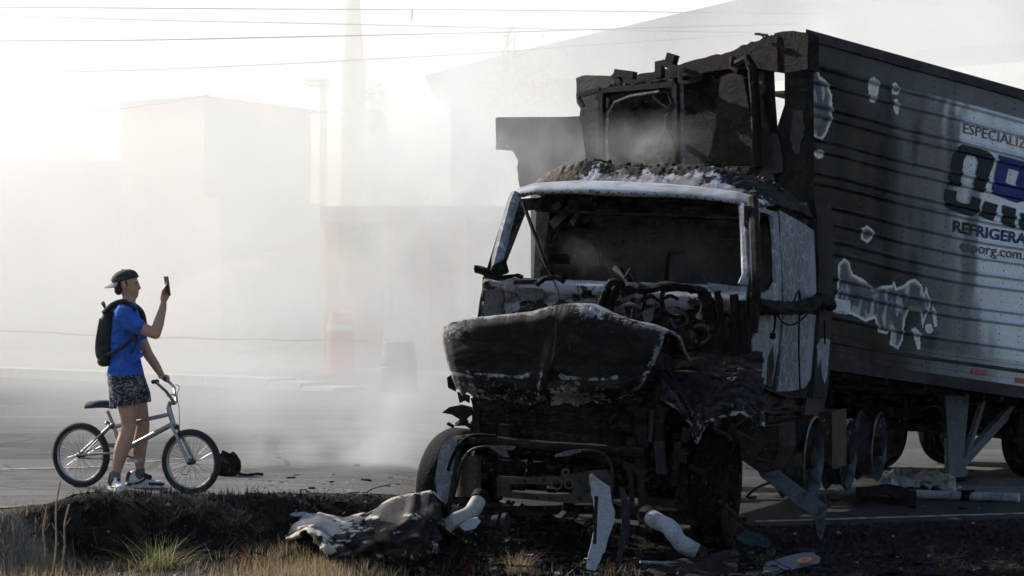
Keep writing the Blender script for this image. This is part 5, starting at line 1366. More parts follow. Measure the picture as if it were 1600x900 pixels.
# black motor part left on the road behind the bicycle
c = gp(364, 744); mp = empty('motor_part', c, 'small black burnt engine part lying behind the front bicycle wheel', 'engine part')
mb = MB(); mb.lathe(c+V(-.06,0,.085), V(1,.25,0), [(-.07,.0),(-.07,.07),(-.05,.085),(.06,.088),(.1,.075),(.12,.05),(.13,.0)], 20); mb.build('housing', char, mp, True)
mb = MB(); mb.box(c+V(-.06,0,.17), (.08,.07,.06), Matrix.Rotation(.4,3,'Y')); mb.box(c+V(-.12,0,.14), (.05,.06,.09)); mb.tube([c+V(-.03,0,.17), c+V(.0,0,.19), c+V(.03,-.02,.16)], .016, 6); mb.build('bracket', char, mp)
mb = MB(); mb.tube([c+V(.05,0,.02), c+V(.12,-.05,.012), c+V(.2,0,.02), c+V(.24,.04,.012)], .012, 6); mb.build('lead', rubberish, mp, True)
# flat plates in the foreground
slab_thing('burnt_plate', [(1010,892),(1030,880),(1100,868),(1150,858),(1156,866),(1150,900),(1040,905)], 20.2, .03, char, 'flat burnt metal plate lying in the foreground grass', dy=.5)
mb = MB(); mb.tube([P(1000,878,20.3), P(1040,880,20.4), P(1088,882,20.5)], .012, 6); tag(mb.build('rod', ashy, smooth=True), 'thin pale rod on the ground in front of the white air pipe', 'rod')
slab_thing('glass_heap', [(1150,842),(1165,830),(1185,834),(1205,846),(1200,856),(1170,852)], 20.7, .04, burnt('melted_glass', (.02,.06,.06), soot=(.008,.012,.012), s_lo=.42, s_hi=.55, a_lo=.66, a_hi=.72, ash=(.12,.3,.28), scale=9, rough=.2), 'dark greenish heap of melted glass by the grey panel', 'glass', dy=.2)
# small chips
mb = MB(); rnd = random.Random(21)
for k in range(300):
    if k < 150: px, py = rnd.uniform(380, 740), rnd.uniform(742, 778)
    elif k < 215: px, py = rnd.uniform(60, 700), rnd.uniform(690, 775)
    else: px, py = rnd.uniform(1300, 1600), rnd.uniform(748, 800)
    p = gp(px, py); s_ = rnd.uniform(.006, .021)*(2.2 if rnd.random() < .08 else 1)
    mb.box(p+V(0,0,s_*.2), (s_*rnd.uniform(1,2.4), s_, s_*.4), Matrix.Rotation(rnd.uniform(0,6),3,'Z') @ Matrix.Rotation(rnd.uniform(-.3,.3),3,'X'), mi=0 if rnd.random() < .6 else 1)
dm = plain('pale_chip', (.34,.33,.31), .7)
tag(mb.build('road_debris', [char, dm]), 'small black and pale chips strewn over the road', 'debris', kind='stuff')

# ------------------------------------------------------------------ plants
def blade(mb, base, h, lean, w, rnd, mi=0, segs=3, droop=.4):
    a = rnd.uniform(0, 2*math.pi); d = V(math.cos(a), math.sin(a), 0); s_ = V(-d.y, d.x, 0)
    prev = None; vs = []
    for i in range(segs+1):
        t = i/segs; p = base+d*(lean*t+droop*lean*t*t)+V(0,0,h*(t-.25*droop*t*t*abs(lean)/max(h,.01)))
        ww = w*(1-t*.9)
        vs += [p-s_*ww, p+s_*ww]
    mb.add(vs, [(2*i, 2*i+1, 2*i+3, 2*i+2) for i in range(segs)], mi)
def leafm(name, col, var=.4):
    m = plain(name, col, .7, var=var, scale=30, bump=0); nt = m.node_tree; b = nt.nodes['Principled BSDF']; o = nt.nodes['Material Output']
    tl = N(nt, 'ShaderNodeBsdfTranslucent'); mx = N(nt, 'ShaderNodeMixShader'); mx.inputs[0].default_value = .45       # thin blades let the sun through
    nt.links.new(b.inputs['Base Color'].links[0].from_socket, tl.inputs['Color']); nt.links.new(b.outputs[0], mx.inputs[1]); nt.links.new(tl.outputs[0], mx.inputs[2]); nt.links.new(mx.outputs[0], o.inputs['Surface']); return m
straw = leafm('dry_straw', (.36,.27,.15)); green = leafm('green_blade', (.085,.13,.025)); twigm = plain('charred_twig', (.010,.008,.007), .9, var=.5, scale=30, bump=0); twigb = plain('brown_twig', (.045,.031,.021), .9, var=.5, bump=0); dryb = leafm('dry_brown', (.12,.085,.05)); palew = leafm('pale_stalk', (.34,.27,.17))
# charred scrub over the burnt verge
mb = MB(); rnd = random.Random(2)
cnt = 0
for k in range(42000):
    x = rnd.uniform(-4.1, 4.4); y = edge_y(x)-rnd.uniform(0, 3.2)
    if y < 19.3: continue
    px = 800+x/y*FPX; p = V(x, y, G(x, y)-.006)
    if p.y > edge_y(p.x)-.12: continue
    b = burn_amount(p.x, p.y)
    if rnd.random() > .55+.45*b: continue
    if p.x > 0 and rnd.random() < .35: continue
    mi = 0 if rnd.random() < .30+.6*b else (1 if rnd.random() < .75 else 2)
    h = rnd.uniform(.015, .055)*(1.5 if rnd.random() < .08 else 1)*(1.7 if x < -1.4 and y > 20.6 else 1)
    blade(mb, p, h, rnd.uniform(.0, .09), rnd.uniform(.0016, .0042), rnd, mi, 2)
tag(mb.build('charred_scrub', [twigm, twigb, twigb], org=V(0,0,0)), 'charred black twigs and stubble over the burnt verge', 'scrub', kind='stuff')
# clods and cinders
mb = MB(); rnd = random.Random(12)
for k in range(2600):
    x, y = rnd.uniform(-4.1, 4.4), rnd.uniform(19.3, 23.5); p = V(x, y, G(x, y))
    if p.y > edge_y(p.x)-.05: continue
    s_ = rnd.uniform(.008, .03)*(2 if rnd.random() < .04 else 1); b = burn_amount(p.x, p.y)
    mb.box(p+V(0,0,s_*.2), (s_*rnd.uniform(.7,1.5), s_, s_*.7), Matrix.Rotation(rnd.uniform(0,6),3,'Z') @ Matrix.Rotation(rnd.uniform(0,1),3,'X'), mi=0 if rnd.random() < b*.93 else 1, taper=.6)
tag(mb.build('cinders', [char, plain('stone_chip', (.2,.175,.145), .9)], org=V(0,0,0)), 'cinders and small stones scattered on the burnt verge', 'cinders', kind='stuff')
# dry grass along the bottom edge
mb = MB(); rnd = random.Random(33)
for k in range(7000):
    r_ = rnd.random()
    if r_ < .24: px, py = rnd.gauss(45, 45), rnd.uniform(850, 915)
    elif r_ < .8: px, py = rnd.gauss(470, 55), rnd.uniform(876, 915)
    else: px, py = rnd.uniform(-10, 1000), rnd.uniform(890, 912)
    p = gp(px, py); p.z = G(p.x, p.y)-.01
    if p.y > edge_y(p.x)-(.75 if p.x > -3.3 else .25): continue
    blade(mb, p, rnd.uniform(.03, .13), rnd.uniform(.0, .07), rnd.uniform(.0012, .003), rnd, 0 if rnd.random() < .62 else 1, 3)
tag(mb.build('dry_grass', [straw, dryb], org=V(0,0,0)), 'dry straw coloured grass along the near edge of the verge', 'grass', kind='stuff')
def tuft(name, px, py, n, h, spread, mats, label, lean=.2, w=.003, group=None, cat='grass tuft'):
    p = gp(px, py); p.z = G(p.x, p.y)-.01; mb = MB(); rnd = random.Random(int(px*7+py))
    for k in range(n):
        q = p+V(rnd.gauss(0, spread), rnd.gauss(0, spread), 0)
        blade(mb, q, h*rnd.uniform(.4, 1.1), lean*rnd.uniform(.1, 1.2), w*rnd.uniform(.6, 1.3), rnd, rnd.randrange(len(mats)), 4, .7)
    return tag(mb.build(name, mats), label, cat, group)
tuft('grass_tuft', 248, 886, 170, .24, .075, [green, green, leafm('yellow_green', (.19,.19,.05)), straw], 'green grass tuft growing through the burnt verge below the bicycle', .24, .0042)
tuft('grass_tuft', 806, 897, 150, .20, .035, [straw, palew], 'straw coloured grass tuft in front of the bumper', .13, .0026)
tuft('grass_tuft', 460, 902, 110, .12, .1, [straw, palew], 'pale dry grass tuft below the wing shell', .1, .0028)
for k, (x0, y0, x1, y1, lab) in enumerate(((66,898,72,800,'short pale dry stalk'), (80,905,94,752,'tallest pale dry stalk, rising before the rear wheel'), (92,896,108,788,'leaning pale dry stalk nearest the bicycle'), (55,892,55,836,'leftmost and shortest pale dry stalk'), (6,890,7,852,'thin pale dry stalk at the left edge'))):
    b0 = gp(x0, y0); d = b0.y; t = P(x1, y1, d+.05); mb = MB()
    mb.tube(smooth_path([b0-V(0,0,.02), b0+(t-b0)*.35+V(.012,0,0), b0+(t-b0)*.7+V(-.012,0,0), t], 4), .0065, 5)
    for j in range(3): q = b0+(t-b0)*(.3+.2*j); mb.tube([q, q+V(.03*(-1)**j, .01, .05)], .003, 4)
    tag(mb.build('dry_stalk', palew, smooth=True), lab+' in the lower left grass' if k in (0, 3) else lab, 'stalk', 'dry stalks in the lower left')
def shrub(px, py, hpx, n, label, leaf, seed):
    b0 = gp(px, py); Y = b0.y; e = empty('shrub', b0, label, 'shrub', 'low weeds on the verge'); st, lf = MB(), MB(); rnd = random.Random(seed)
    for k in range(n):
        ang = rnd.uniform(-.9, .9); h = hpx/FPX*Y*rnd.uniform(.55, 1.05); tip = b0+V(math.sin(ang)*h*.8, rnd.uniform(-.1,.1), h*math.cos(ang*.7)); mid = (b0+tip)/2+V(rnd.uniform(-.03,.03),0,.02)
        path = smooth_path([b0-V(0,0,.02), mid, tip], 4); st.tube(path, .0035, 4)
        for j in range(26):
            t = rnd.uniform(.3, 1); q = path[min(len(path)-1, int(t*(len(path)-1)))]+V(rnd.gauss(0,.012), rnd.gauss(0,.012), rnd.gauss(0,.012)); s_ = rnd.uniform(.006, .014)
            r_ = Matrix.Rotation(rnd.uniform(0,6),3,'Z') @ Matrix.Rotation(rnd.uniform(0,3),3,'X')
            lf.add([q+r_ @ V(-s_,0,0), q+r_ @ V(0,-s_*.5,0), q+r_ @ V(s_,0,0), q+r_ @ V(0,s_*.5,0)], [(0,1,2,3)])
    st.build('stem', twigb, e); lf.build('leaves', leaf, e)
sage = leafm('sage_leaf', (.11,.10,.045)); redl = leafm('reddish_leaf', (.16,.035,.018))
shrub(1478, 902, 55, 9, 'olive weed with upright sprigs at the lower right', sage, 1)
shrub(1560, 900, 34, 6, 'small olive weed nearest the lower right corner', sage, 2)
shrub(1187, 897, 45, 5, 'sparse olive weed beside the grey plastic panel', sage, 3)
shrub(730, 902, 34, 6, 'bare twiggy weed with red tips left of the straw tuft', redl, 4)
shrub(950, 902, 26, 5, 'bare twiggy weed with red tips at the foot of the upright shard', redl, 5)
shrub(258, 832, 30, 6, 'weed with red leaf tips on the black mound behind the green tuft', redl, 6)
shrub(365, 888, 26, 6, 'low weed with red berries right of the green tuft', redl, 7)

# litter of the wreck on the ground round the bumper
mb = MB(); rnd = random.Random(71); lit = [char, char_rust, plast_w, alu_dark, bleach2]
for k in range(620):
    x = rnd.gauss(.7, 1.2); y = rnd.uniform(19.9, 21.6)
    if not -1.9 < x < 4.0: continue
    p = V(x, y, G(x, y)+.006); s_ = rnd.uniform(.012, .045)*(2.2 if rnd.random() < .07 else 1)
    rot = Matrix.Rotation(rnd.uniform(0,6),3,'Z') @ Matrix.Rotation(rnd.uniform(-.7,.7),3,'X'); mi = rnd.choice((0,0,0,0,0,1,1,3,3,2,4))
    if mi == 2: s_ *= .55
    a, b, c = s_*rnd.uniform(.8,2.4), s_*rnd.uniform(.4,1), s_*rnd.uniform(.08,.35)
    q = [V(-a,-b*rnd.random(),0), V(-a*rnd.random(),-b,c*.3), V(a,-b*rnd.random(),0), V(a*rnd.random(),b,c*.6), V(-a*.7,b*rnd.random(),0)]
    mb.prism([p+rot @ v for v in q], rot @ V(0,0,max(.004,c)), mi)
for k in range(46):
    x, y = rnd.gauss(.8, 1.1), rnd.uniform(20.0, 21.5); p = V(x, y, G(x, y)+.01); pts = [p]
    for j in range(5):
        q = pts[-1]+V(rnd.gauss(0,.07), rnd.gauss(0,.05), rnd.uniform(-.02,.05)); q.z = max(q.z, G(q.x, q.y)+.006); pts.append(q)
    mb.tube(smooth_path(pts, 3), rnd.uniform(.003,.008), 5, mi=rnd.choice((0,0,0,1,3)))
tag(mb.build('wreck_litter', lit, org=V(0,0,0)), 'broken burnt scraps and wires littering the ground under the bumper', 'debris', kind='stuff')
# ------------------------------------------------------------------ street behind the smoke
plaster = plain('cream_plaster', (.52,.47,.40), .9, var=.08, scale=1.2, bump=.05); plaster_d = plain('grey_plaster', (.30,.29,.27), .9, var=.12, scale=1.2, bump=.05); orange = plain('orange_paint', (.50,.22,.11), .85, var=.15, scale=1.5, bump=.05); grey_w = plain('grey_block', (.26,.255,.24), .9, var=.15, scale=2)
def poly_box(mb, corners, z0, z1):
    """vertical prism over ground corners"""
    pts = [V(x, y, z0) for x, y in corners]; mb.prism(pts, V(0, 0, z1-z0))
def gx(px, Y): return (px-800)/FPX*Y
def zz(py, Y): return CAM_H-(py-HZ)/FPX*Y
# cream block with a jutting upper floor
Yb = 62.0
A_, B_, C_ = (gx(188, Yb+3), Yb+3), (gx(345, Yb), Yb), (gx(505, Yb+7), Yb+7)
D_ = (A_[0]+C_[0]-B_[0], A_[1]+C_[1]-B_[1])
ck = empty('building', V(B_[0], B_[1], 0), 'tall cream block with jutting upper floor behind the smoke', 'building')
mb = MB(); poly_box(mb, [A_, B_, C_, D_], -.3, zz(306, Yb)); mb.build('lower_wall', plaster, ck)
sh = .16
kk = .845; B2 = (A_[0]+(B_[0]-A_[0])*kk, A_[1]+(B_[1]-A_[1])*kk)
mb = MB(); poly_box(mb, [A_, B2, (C_[0]-.3, C_[1]-.1), D_], zz(306, Yb), zz(149, Yb)); up = mb.build('upper_wall', plaster, ck)
mb = MB(); poly_box(mb, [(A_[0]-.12, A_[1]-.05), (B2[0], B2[1]-.1), (C_[0]+.2, C_[1]-.15), (D_[0], D_[1]+.1)], zz(149, Yb), zz(147, Yb)); mb.build('parapet', plaster_d, ck)
def along(p, q, t): return (p[0]+(q[0]-p[0])*t, p[1]+(q[1]-p[1])*t)
for (t0, t1, ya, yb) in ((.12,.42,405,418),(.55,.88,405,418)):
    a, b = along(B_, C_, t0), along(B_, C_, t1); n_ = V(.55, -.83, 0)
    mb = MB(); mb.prism([V(a[0],a[1],zz(yb,Yb))+n_*.02, V(b[0],b[1],zz(yb,Yb))+n_*.02, V(b[0],b[1],zz(ya,Yb))+n_*.02, V(a[0],a[1],zz(ya,Yb))+n_*.02], n_*.06); mb.build('ledge', plaster, ck)
a, b = along(B_, C_, .15), along(B_, C_, .8)
mb = MB(); n_ = V(.55,-.83,0); mb.prism([V(a[0],a[1],.0)+n_*.02, V(b[0],b[1],.0)+n_*.02, V(b[0],b[1],2.1)+n_*.02, V(a[0],a[1],2.1)+n_*.02], n_*.03); mb.build('roller_shutter', plaster_d, ck)
# low grey wall at the left
mb = MB(); Yw = 66; poly_box(mb, [(gx(-260,Yw), Yw), (gx(186,Yw), Yw), (gx(186,Yw), Yw+6), (gx(-260,Yw), Yw+6)], -.3, zz(255, Yw)); wl = mb.build('building', grey_w); tag(wl, 'low grey building left of the cream block', 'building')
mb = MB(); poly_box(mb, [(gx(-262,Yw), Yw-.1), (gx(187,Yw), Yw-.1), (gx(187,Yw), Yw+6), (gx(-262,Yw), Yw+6)], zz(255,Yw), zz(251,Yw)); mb.build('parapet', plaster_d, wl)
# arcade with orange columns
Ya = 51.0; ar = empty('building', V(gx(640,Ya), Ya, 0), 'low arcade with orange columns behind the tree', 'building')
mb = MB(); poly_box(mb, [(gx(506,Ya+4), Ya+4), (gx(1010,Ya+4), Ya+4), (gx(1010,Ya+9), Ya+9), (gx(506,Ya+9), Ya+9)], -.3, zz(330,Ya)); mb.build('wall', plaster_d, ar)
mb = MB(); poly_box(mb, [(gx(500,Ya), Ya), (gx(1010,Ya), Ya), (gx(1010,Ya+4), Ya+4), (gx(500,Ya+4), Ya+4)], zz(345,Ya), zz(322,Ya)); mb.build('canopy', plaster, ar)
for x0, x1 in ((510,530),(598,612),(652,672),(712,730),(775,792),(840,858)):
    mb = MB(); poly_box(mb, [(gx(x0,Ya), Ya+.1), (gx(x1,Ya), Ya+.1), (gx(x1,Ya), Ya+.5), (gx(x0,Ya), Ya+.5)], -.3, zz(345,Ya)); mb.build('column', orange, ar)
for x0, x1 in ((532,596),(614,650),(674,710),(732,773)):
    mb = MB(); poly_box(mb, [(gx(x0,Ya), Ya+.3), (gx(x1,Ya), Ya+.3), (gx(x1,Ya), Ya+.5), (gx(x0,Ya), Ya+.5)], -.3, zz(428,Ya)); mb.build('low_wall', orange, ar)
# house with a big sloping roof behind, and the hill
Yh = 80; hr = empty('building', V(gx(900,Yh), Yh, 0), 'large building with long sloping roof behind the trailer', 'building')
mb = MB(); poly_box(mb, [(gx(705,Yh), Yh), (gx(1700,Yh), Yh), (gx(1700,Yh), Yh+8), (gx(705,Yh), Yh+8)], -.3, zz(150,Yh)); mb.build('wall', plaster, hr)
mb = MB(); mb.prism([V(gx(664,Yh), Yh-1, zz(122,Yh)), V(gx(690,Yh), Yh-1, zz(140,Yh)), V(gx(1720,Yh), Yh-1, zz(60,Yh)), V(gx(1720,Yh), Yh-1, zz(-70,Yh)), V(gx(1160,Yh), Yh-1, zz(2,Yh)), V(gx(760,Yh), Yh-1, zz(96,Yh))], V(0,9,0)); mb.build('roof', plain('roof_slate', (.36,.365,.37), .8), hr)
# tower
Yt = 78; tw = empty('tower', V(gx(552,Yt), Yt, 0), 'faint tapering tower rising out of the smoke', 'tower'); mb = MB()
w0, w1 = (572-533)/2/FPX*Yt, (563-542)/2/FPX*Yt
mb.lathe(V(gx(552,Yt), Yt, -.3), V(0,0,1), [(0,w0),(zz(100,Yt)+.3,w0),(zz(98,Yt)+.3,w0*1.06),(zz(92,Yt)+.3,w0*.86),(zz(-40,Yt)+.3,w1*.8)], 8); mb.build('shaft', plain('tower_stone', (.2,.2,.2), .9), tw)
mb = MB(); mb.lathe(V(gx(552,Yt), Yt, zz(-40,Yt)), V(0,0,1), [(0,w1),(.1,w1),(.4,.02)], 8); mb.build('cap', plaster_d, tw)
mb = MB()
hm2 = plain('far_hill', (.07,.085,.06), .95, scale=.02)
def hill_fn(a, b): x = 30+190*a; y = 250+120*b; return V(x, y, (34+8*nz(a*5,b*3))*sstep(0,.55,a)*math.sin(math.pi*min(1,b+.12))**.7-2)
mb.grid(hill_fn, 40, 16); tag(mb.build('hill', hm2, smooth='all'), kind='structure')
# trees: trunk, limbs, leafy crown of small faces
def tree(name, px, py_base, py_top, wpx, Y, nleaf, label, leafcol, bare=False, seed=1, trunk=.14):
    b0 = V(gx(px, Y), Y, -.2); H = zz(py_top, Y); rw = wpx/FPX*Y; e = empty(name, b0, label, 'tree'); rnd = random.Random(seed)
    tm, lm = MB(), MB(); fork = b0+V(rnd.uniform(-.2,.2), 0, H*.42)
    tm.tube([b0, b0+(fork-b0)*.5+V(.06,0,0), fork], [trunk, trunk*.8, trunk*.62], 8)
    tips = []
    for k in range(9 if not bare else 14):
        a = rnd.uniform(0, 6.28); rr = rw*rnd.uniform(.35, .95); tip = V(b0.x+math.cos(a)*rr, Y+math.sin(a)*rr*.8, H*rnd.uniform(.68, .97)); mid = fork+(tip-fork)*.5+V(0,0,.25)
        path = smooth_path([fork, mid, tip], 4); tm.tube(path, [trunk*.4*(1-i/len(path)*.85) for i in range(len(path))], 5); tips += path[2:]
        if bare:
            for j in range(9):
                q = rnd.choice(path[2:]); d = V(rnd.gauss(0,.5), rnd.gauss(0,.4), abs(rnd.gauss(.35,.4))); tm.tube([q, q+d*.5+V(rnd.gauss(0,.06),0,0), q+d], [.02,.014,.005], 4); tips.append(q+d)
    for k in range(nleaf):
        q = rnd.choice(tips)+V(rnd.gauss(0, rw*.16), rnd.gauss(0, rw*.16), rnd.gauss(0, rw*.14)); s_ = rnd.uniform(.035, .085); r_ = Matrix.Rotation(rnd.uniform(0,6),3,'Z') @ Matrix.Rotation(rnd.uniform(0,3),3,'X')
        lm.add([q+r_ @ V(-s_,0,0), q+r_ @ V(0,-s_*.5,0), q+r_ @ V(s_,0,0), q+r_ @ V(0,s_*.5,0)], [(0,1,2,3)])
    tm.build('trunk', plain('bark', (.06,.05,.04), .95) if 'bark' not in MATS else MATS['bark'], e, True); lm.build('crown', leafm('leaf_%d' % seed, leafcol), e)
tree('tree', 622, 500, 300, 62, 54, 3000, 'dark thin tree standing in thick smoke behind the barrels', (.05,.06,.035), seed=3, trunk=.16)
tree('tree', 800, 200, 12, 78, 78, 900, 'faint bare tree rising behind the torn dark wall', (.09,.09,.06), bare=True, seed=4)
tree('tree', 585, 300, 118, 48, 76, 3500, 'faint leafy tree beside the tapering tower', (.07,.085,.045), seed=5)
tree('tree', 100, 300, 192, 110, 78, 6000, 'faint broad tree behind the low grey building', (.08,.085,.055), seed=6)
# round sign on a post, utility pole, wires
Yp = 70; mb = MB(); mb.tube([V(gx(12,Yp),Yp,-.2), V(gx(12,Yp),Yp,zz(205,Yp))], .05, 8); sg = tag(mb.build('sign_post', grey_w, smooth=True), 'round sign frame on a thin post at the left edge', 'sign')
mb = MB(); c = V(gx(13,Yp),Yp,zz(216,Yp)); mb.torus(c, V(0,1,0), .12, .02, 20, 6); mb.tube([c-V(.12,0,0), c+V(.12,0,0)], .012, 5); mb.tube([c-V(0,0,.12), c+V(0,0,.12)], .012, 5); mb.build('sign_ring', grey_w, sg, True)
Yp = 78; up_ = empty('utility_pole', V(gx(505,Yp),Yp,-.2), 'faint utility pole with crossarm above the cream block', 'utility pole')
mb = MB(); mb.tube([V(gx(505,Yp),Yp,-.2), V(gx(505,Yp),Yp,zz(122,Yp))], [.13,.10], 10); mb.build('pole', grey_w, up_, True)
for yy in (126, 134): mb = MB(); mb.bar(V(gx(478,Yp),Yp,zz(yy,Yp)), V(gx(515,Yp),Yp,zz(yy,Yp)), .09, .09); mb.build('crossarm', grey_w, up_)
wire_m = plain('wire_black', (.02,.02,.02), .6, bump=0)
WIRES = [([(-40,11),(400,14),(800,16),(1120,20),(1300,22)],44,.011,'topmost overhead wire, thick and dark'),([(-40,23),(250,32),(500,37),(880,46),(1250,52)],48,.013,'second overhead wire, sagging to the right'),([(-40,64),(200,63),(450,58),(800,50),(1000,44),(1250,38)],42,.011,'third overhead wire, rising to the right'),
 ([(-40,114),(200,110),(500,97),(800,80),(900,72),(1200,52)],52,.014,'fourth overhead wire, faint above the cream block'),([(-40,184),(120,176),(220,166),(330,148)],60,.014,'thin wire reaching the corner of the cream block'),([(318,147),(420,140),(505,126)],66,.01,'short wire running to the utility pole'),([(20,216),(100,213),(190,206)],67,.009,'thin wire running from the round sign'),([(1500,-8),(1560,3),(1640,10)],60,.012,'wire crossing the upper right corner')]
for pts, Yw_, r_, lab in WIRES:
    mb = MB(); mb.tube(smooth_path([P(x, y, Yw_+26*sstep(500, 1150, x)) for x, y in pts], 6), r_, 5); tag(mb.build('overhead_wire', wire_m, smooth=True), lab, 'wire', 'overhead wires')
mb = MB(); mb.tube([P(645,14,44), P(644,20,44), P(643,33,44)], .013, 5); tag(mb.build('dangling_cord', wire_m), 'short cord dangling from the topmost wire', 'cord')
# traffic barrel, dark drum, barrier tape
def drum(name, px, py_top, py_bot, wpx, mat, label, bands=(), cat='barrel'):
    p = gp(px, py_bot); Y = p.y; h = (py_bot-py_top)/FPX*Y; r0 = wpx/2/FPX*Y
    e = empty(name, p, label, cat); mb = MB()
    prof = [(0,r0*1.08),(.03,r0*1.08),(.035,r0),(h*.48,r0*.97),(h*.5,r0*.92),(h*.72,r0*.92),(h*.74,r0*.88),(h*.95,r0*.84),(h,r0*.78),(h+.001,0)]
    mb.lathe(p, V(0,0,1), prof, 28); mb.build('body', mat, e, True)
    for z0, z1, rr, m_ in bands:
        mb = MB(); mb.lathe(p, V(0,0,1), [(h*z0,r0*rr),(h*z0,r0*rr+.008),(h*z1,r0*rr+.008),(h*z1,r0*rr)], 28); mb.build('band', m_, e, True)
    return
    mb = MB(); mb.bar(p+V(-.08,0,h), p+V(-.08,0,h+.07), .03, .03, V(0,1,0)); mb.bar(p+V(.08,0,h), p+V(.08,0,h+.07), .03, .03, V(0,1,0)); mb.bar(p+V(-.095,0,h+.07), p+V(.095,0,h+.07), .03, .03); mb.build('handle', mat, e)
drum('traffic_barrel', 532, 488, 584, 44, plain('barrel_orange', (.62,.12,.045), .5, var=.1), 'orange traffic barrel with a white band standing in the smoke', [(.70,.80,.93,plain('band_white', (.7,.7,.68), .5))], 'traffic barrel')
drum('barrel', 623, 534, 612, 60, plain('drum_dark', (.055,.075,.085), .5, var=.2), 'dark drum standing in the smoke right of the orange barrel', [(.02,.05,1.08,MATS['drum_dark'])])
mb = MB(); t0, t1 = P(-60, 512, 44), P(640, 531, 43)
def tape_fn(a, b): p = t0+(t1-t0)*a; return p+V(0, .01*math.sin(a*60), -.06*math.sin(math.pi*a)-.018*b+.008*math.sin(a*40))
mb.grid(tape_fn, 120, 1, .0015); tag(mb.build('barrier_tape', plain('tape_yellow', (.42,.36,.16), .5), smooth='all'), 'yellow barrier tape stretched across the far side of the road', 'tape')
mb = MB()
for x_, Y_ in ((-60,44),(640,43)):
    b0 = P(x_, 512 if x_ < 0 else 531, Y_); m2 = MB(); m2.tube([V(b0.x,b0.y,G(b0.x,b0.y)), b0+V(0,0,.08)], .025, 8); tag(m2.build('tape_post', grey_w, smooth=True), 'thin post holding the %s end of the barrier tape' % ('left' if x_ < 0 else 'right'), 'post')
# torn dark wall of another trailer, standing in the smoke
Yq = 31.5; wq = empty('trailer_wall', V(gx(880,Yq), Yq, 0), 'torn dark trailer wall standing in the smoke left of the burnt trailer', 'trailer wall')
q = jag([(774,184),(800,184),(850,183),(915,182),(960,182)], 5, 1.0, 6)+[(960,520),(830,520),(829,300)]+jag([(812,292),(808,265),(809,250),(803,238),(795,234),(775,234),(774,184)], 4, 1.2, 9)[:-1]
mb = MB(); mb.prism([P(x, y, Yq) for x, y in q], V(.5,.5,0)*.12); mb.build('torn_skin', burnt('grey_sooted_panel', (.05,.052,.056), soot=(.012,.0125,.0135), s_lo=.4, s_hi=.7, scale=1.5), wq)
for x in (845, 890):
    mb = MB(); mb.bar(P(x,186,Yq)-V(0,.012,0), P(x,500,Yq)-V(0,.012,0), .05, .02, V(0,1,0)); mb.build('post', MATS['grey_sooted_panel'], wq)
mb = MB(); mb.bar(P(776,187,Yq)-V(0,.02,0), P(955,186,Yq)-V(0,.02,0), .03, .05); mb.build('top_rail', MATS['grey_sooted_panel'], wq)
mb = MB(); mb.prism([P(834,500,Yq), P(960,500,Yq), P(960,640,Yq), P(834,640,Yq)], V(0,.2,0)); mb.build('lower_frame', char, wq)
# ------------------------------------------------------------------ haze and smoke
def vol_mat(name):
    m = bpy.data.materials.new(name); m.use_nodes = True; nt = m.node_tree; nt.nodes.clear()
    o = nt.nodes.new('ShaderNodeOutputMaterial'); pv = nt.nodes.new('ShaderNodeVolumePrincipled')
    nt.links.new(pv.outputs[0], o.inputs['Volume'])
    return m, nt, pv
hm, hnt, hpv = vol_mat('haze_air')
hpv.inputs['Color'].default_value = (.95, .96, .98, 1); hpv.inputs['Density'].default_value = .00012; hpv.inputs['Anisotropy'].default_value = .4
def maprange(nt, val, a, b, c=0., d=1., smooth=True):
    n = nt.nodes.new('ShaderNodeMapRange'); n.interpolation_type = 'SMOOTHSTEP' if smooth else 'LINEAR'
    for k, x in zip(('From Min','From Max','To Min','To Max'), (a,b,c,d)): 
        if hasattr(x, 'links'): nt.links.new(x, n.inputs[k])
        else: n.inputs[k].default_value = x
    nt.links.new(val, n.inputs['Value']); return n.outputs[0]
BANK = dict(x=(-26, 26), y=(24, 92), z=(-1.2, 12))
def box_obj(name, x, y, z, mat):
    mb = MB(); mb.box(((x[0]+x[1])/2, (y[0]+y[1])/2, (z[0]+z[1])/2), (x[1]-x[0], y[1]-y[0], z[1]-z[0]))
    return mb.build(name, mat, org=V(0,0,0))
sm, snt, spv = vol_mat('smoke_drift')
spv.inputs['Color'].default_value = (.915, .908, .893, 1); spv.inputs['Anisotropy'].default_value = .32
co = N(snt, 'ShaderNodeTexCoord').outputs['Object']
sx = N(snt, 'ShaderNodeSeparateXYZ'); snt.links.new(co, sx.inputs[0]); X_, Y_, Z_ = sx.outputs
xs = maprange(snt, X_, 0.2, 3.0, 0., 10.)
d = math_n(snt, 'MULTIPLY', maprange(snt, math_n(snt, 'SUBTRACT', Y_, xs), 24.5, 38., 0., 1.), maprange(snt, Z_, 3., 11.5, 1., 0.))
nn = noise_n(snt, co, .20, 3, .55, .4)
d = math_n(snt, 'MULTIPLY', d, maprange(snt, nn, .38, .66, .12, 2.3, False))
d = math_n(snt, 'MULTIPLY', d, maprange(snt, Y_, 45., 56., 1., .5))
d = math_n(snt, 'MULTIPLY', d, maprange(snt, Y_, 80., 91., 1., 0.))
snt.links.new(math_n(snt, 'MULTIPLY', d, .072), spv.inputs['Density'])
smoke = box_obj('smoke', BANK['x'], BANK['y'], BANK['z'], sm)
tag(smoke, 'pale grey smoke drifting across the road behind the wreck', 'smoke', kind='stuff')
haze = box_obj('haze', (-140, 140), (-12, 390), (-4.5, 48), hm)
tag(haze, 'thin pale haze filling the air over the road', 'haze', kind='stuff')

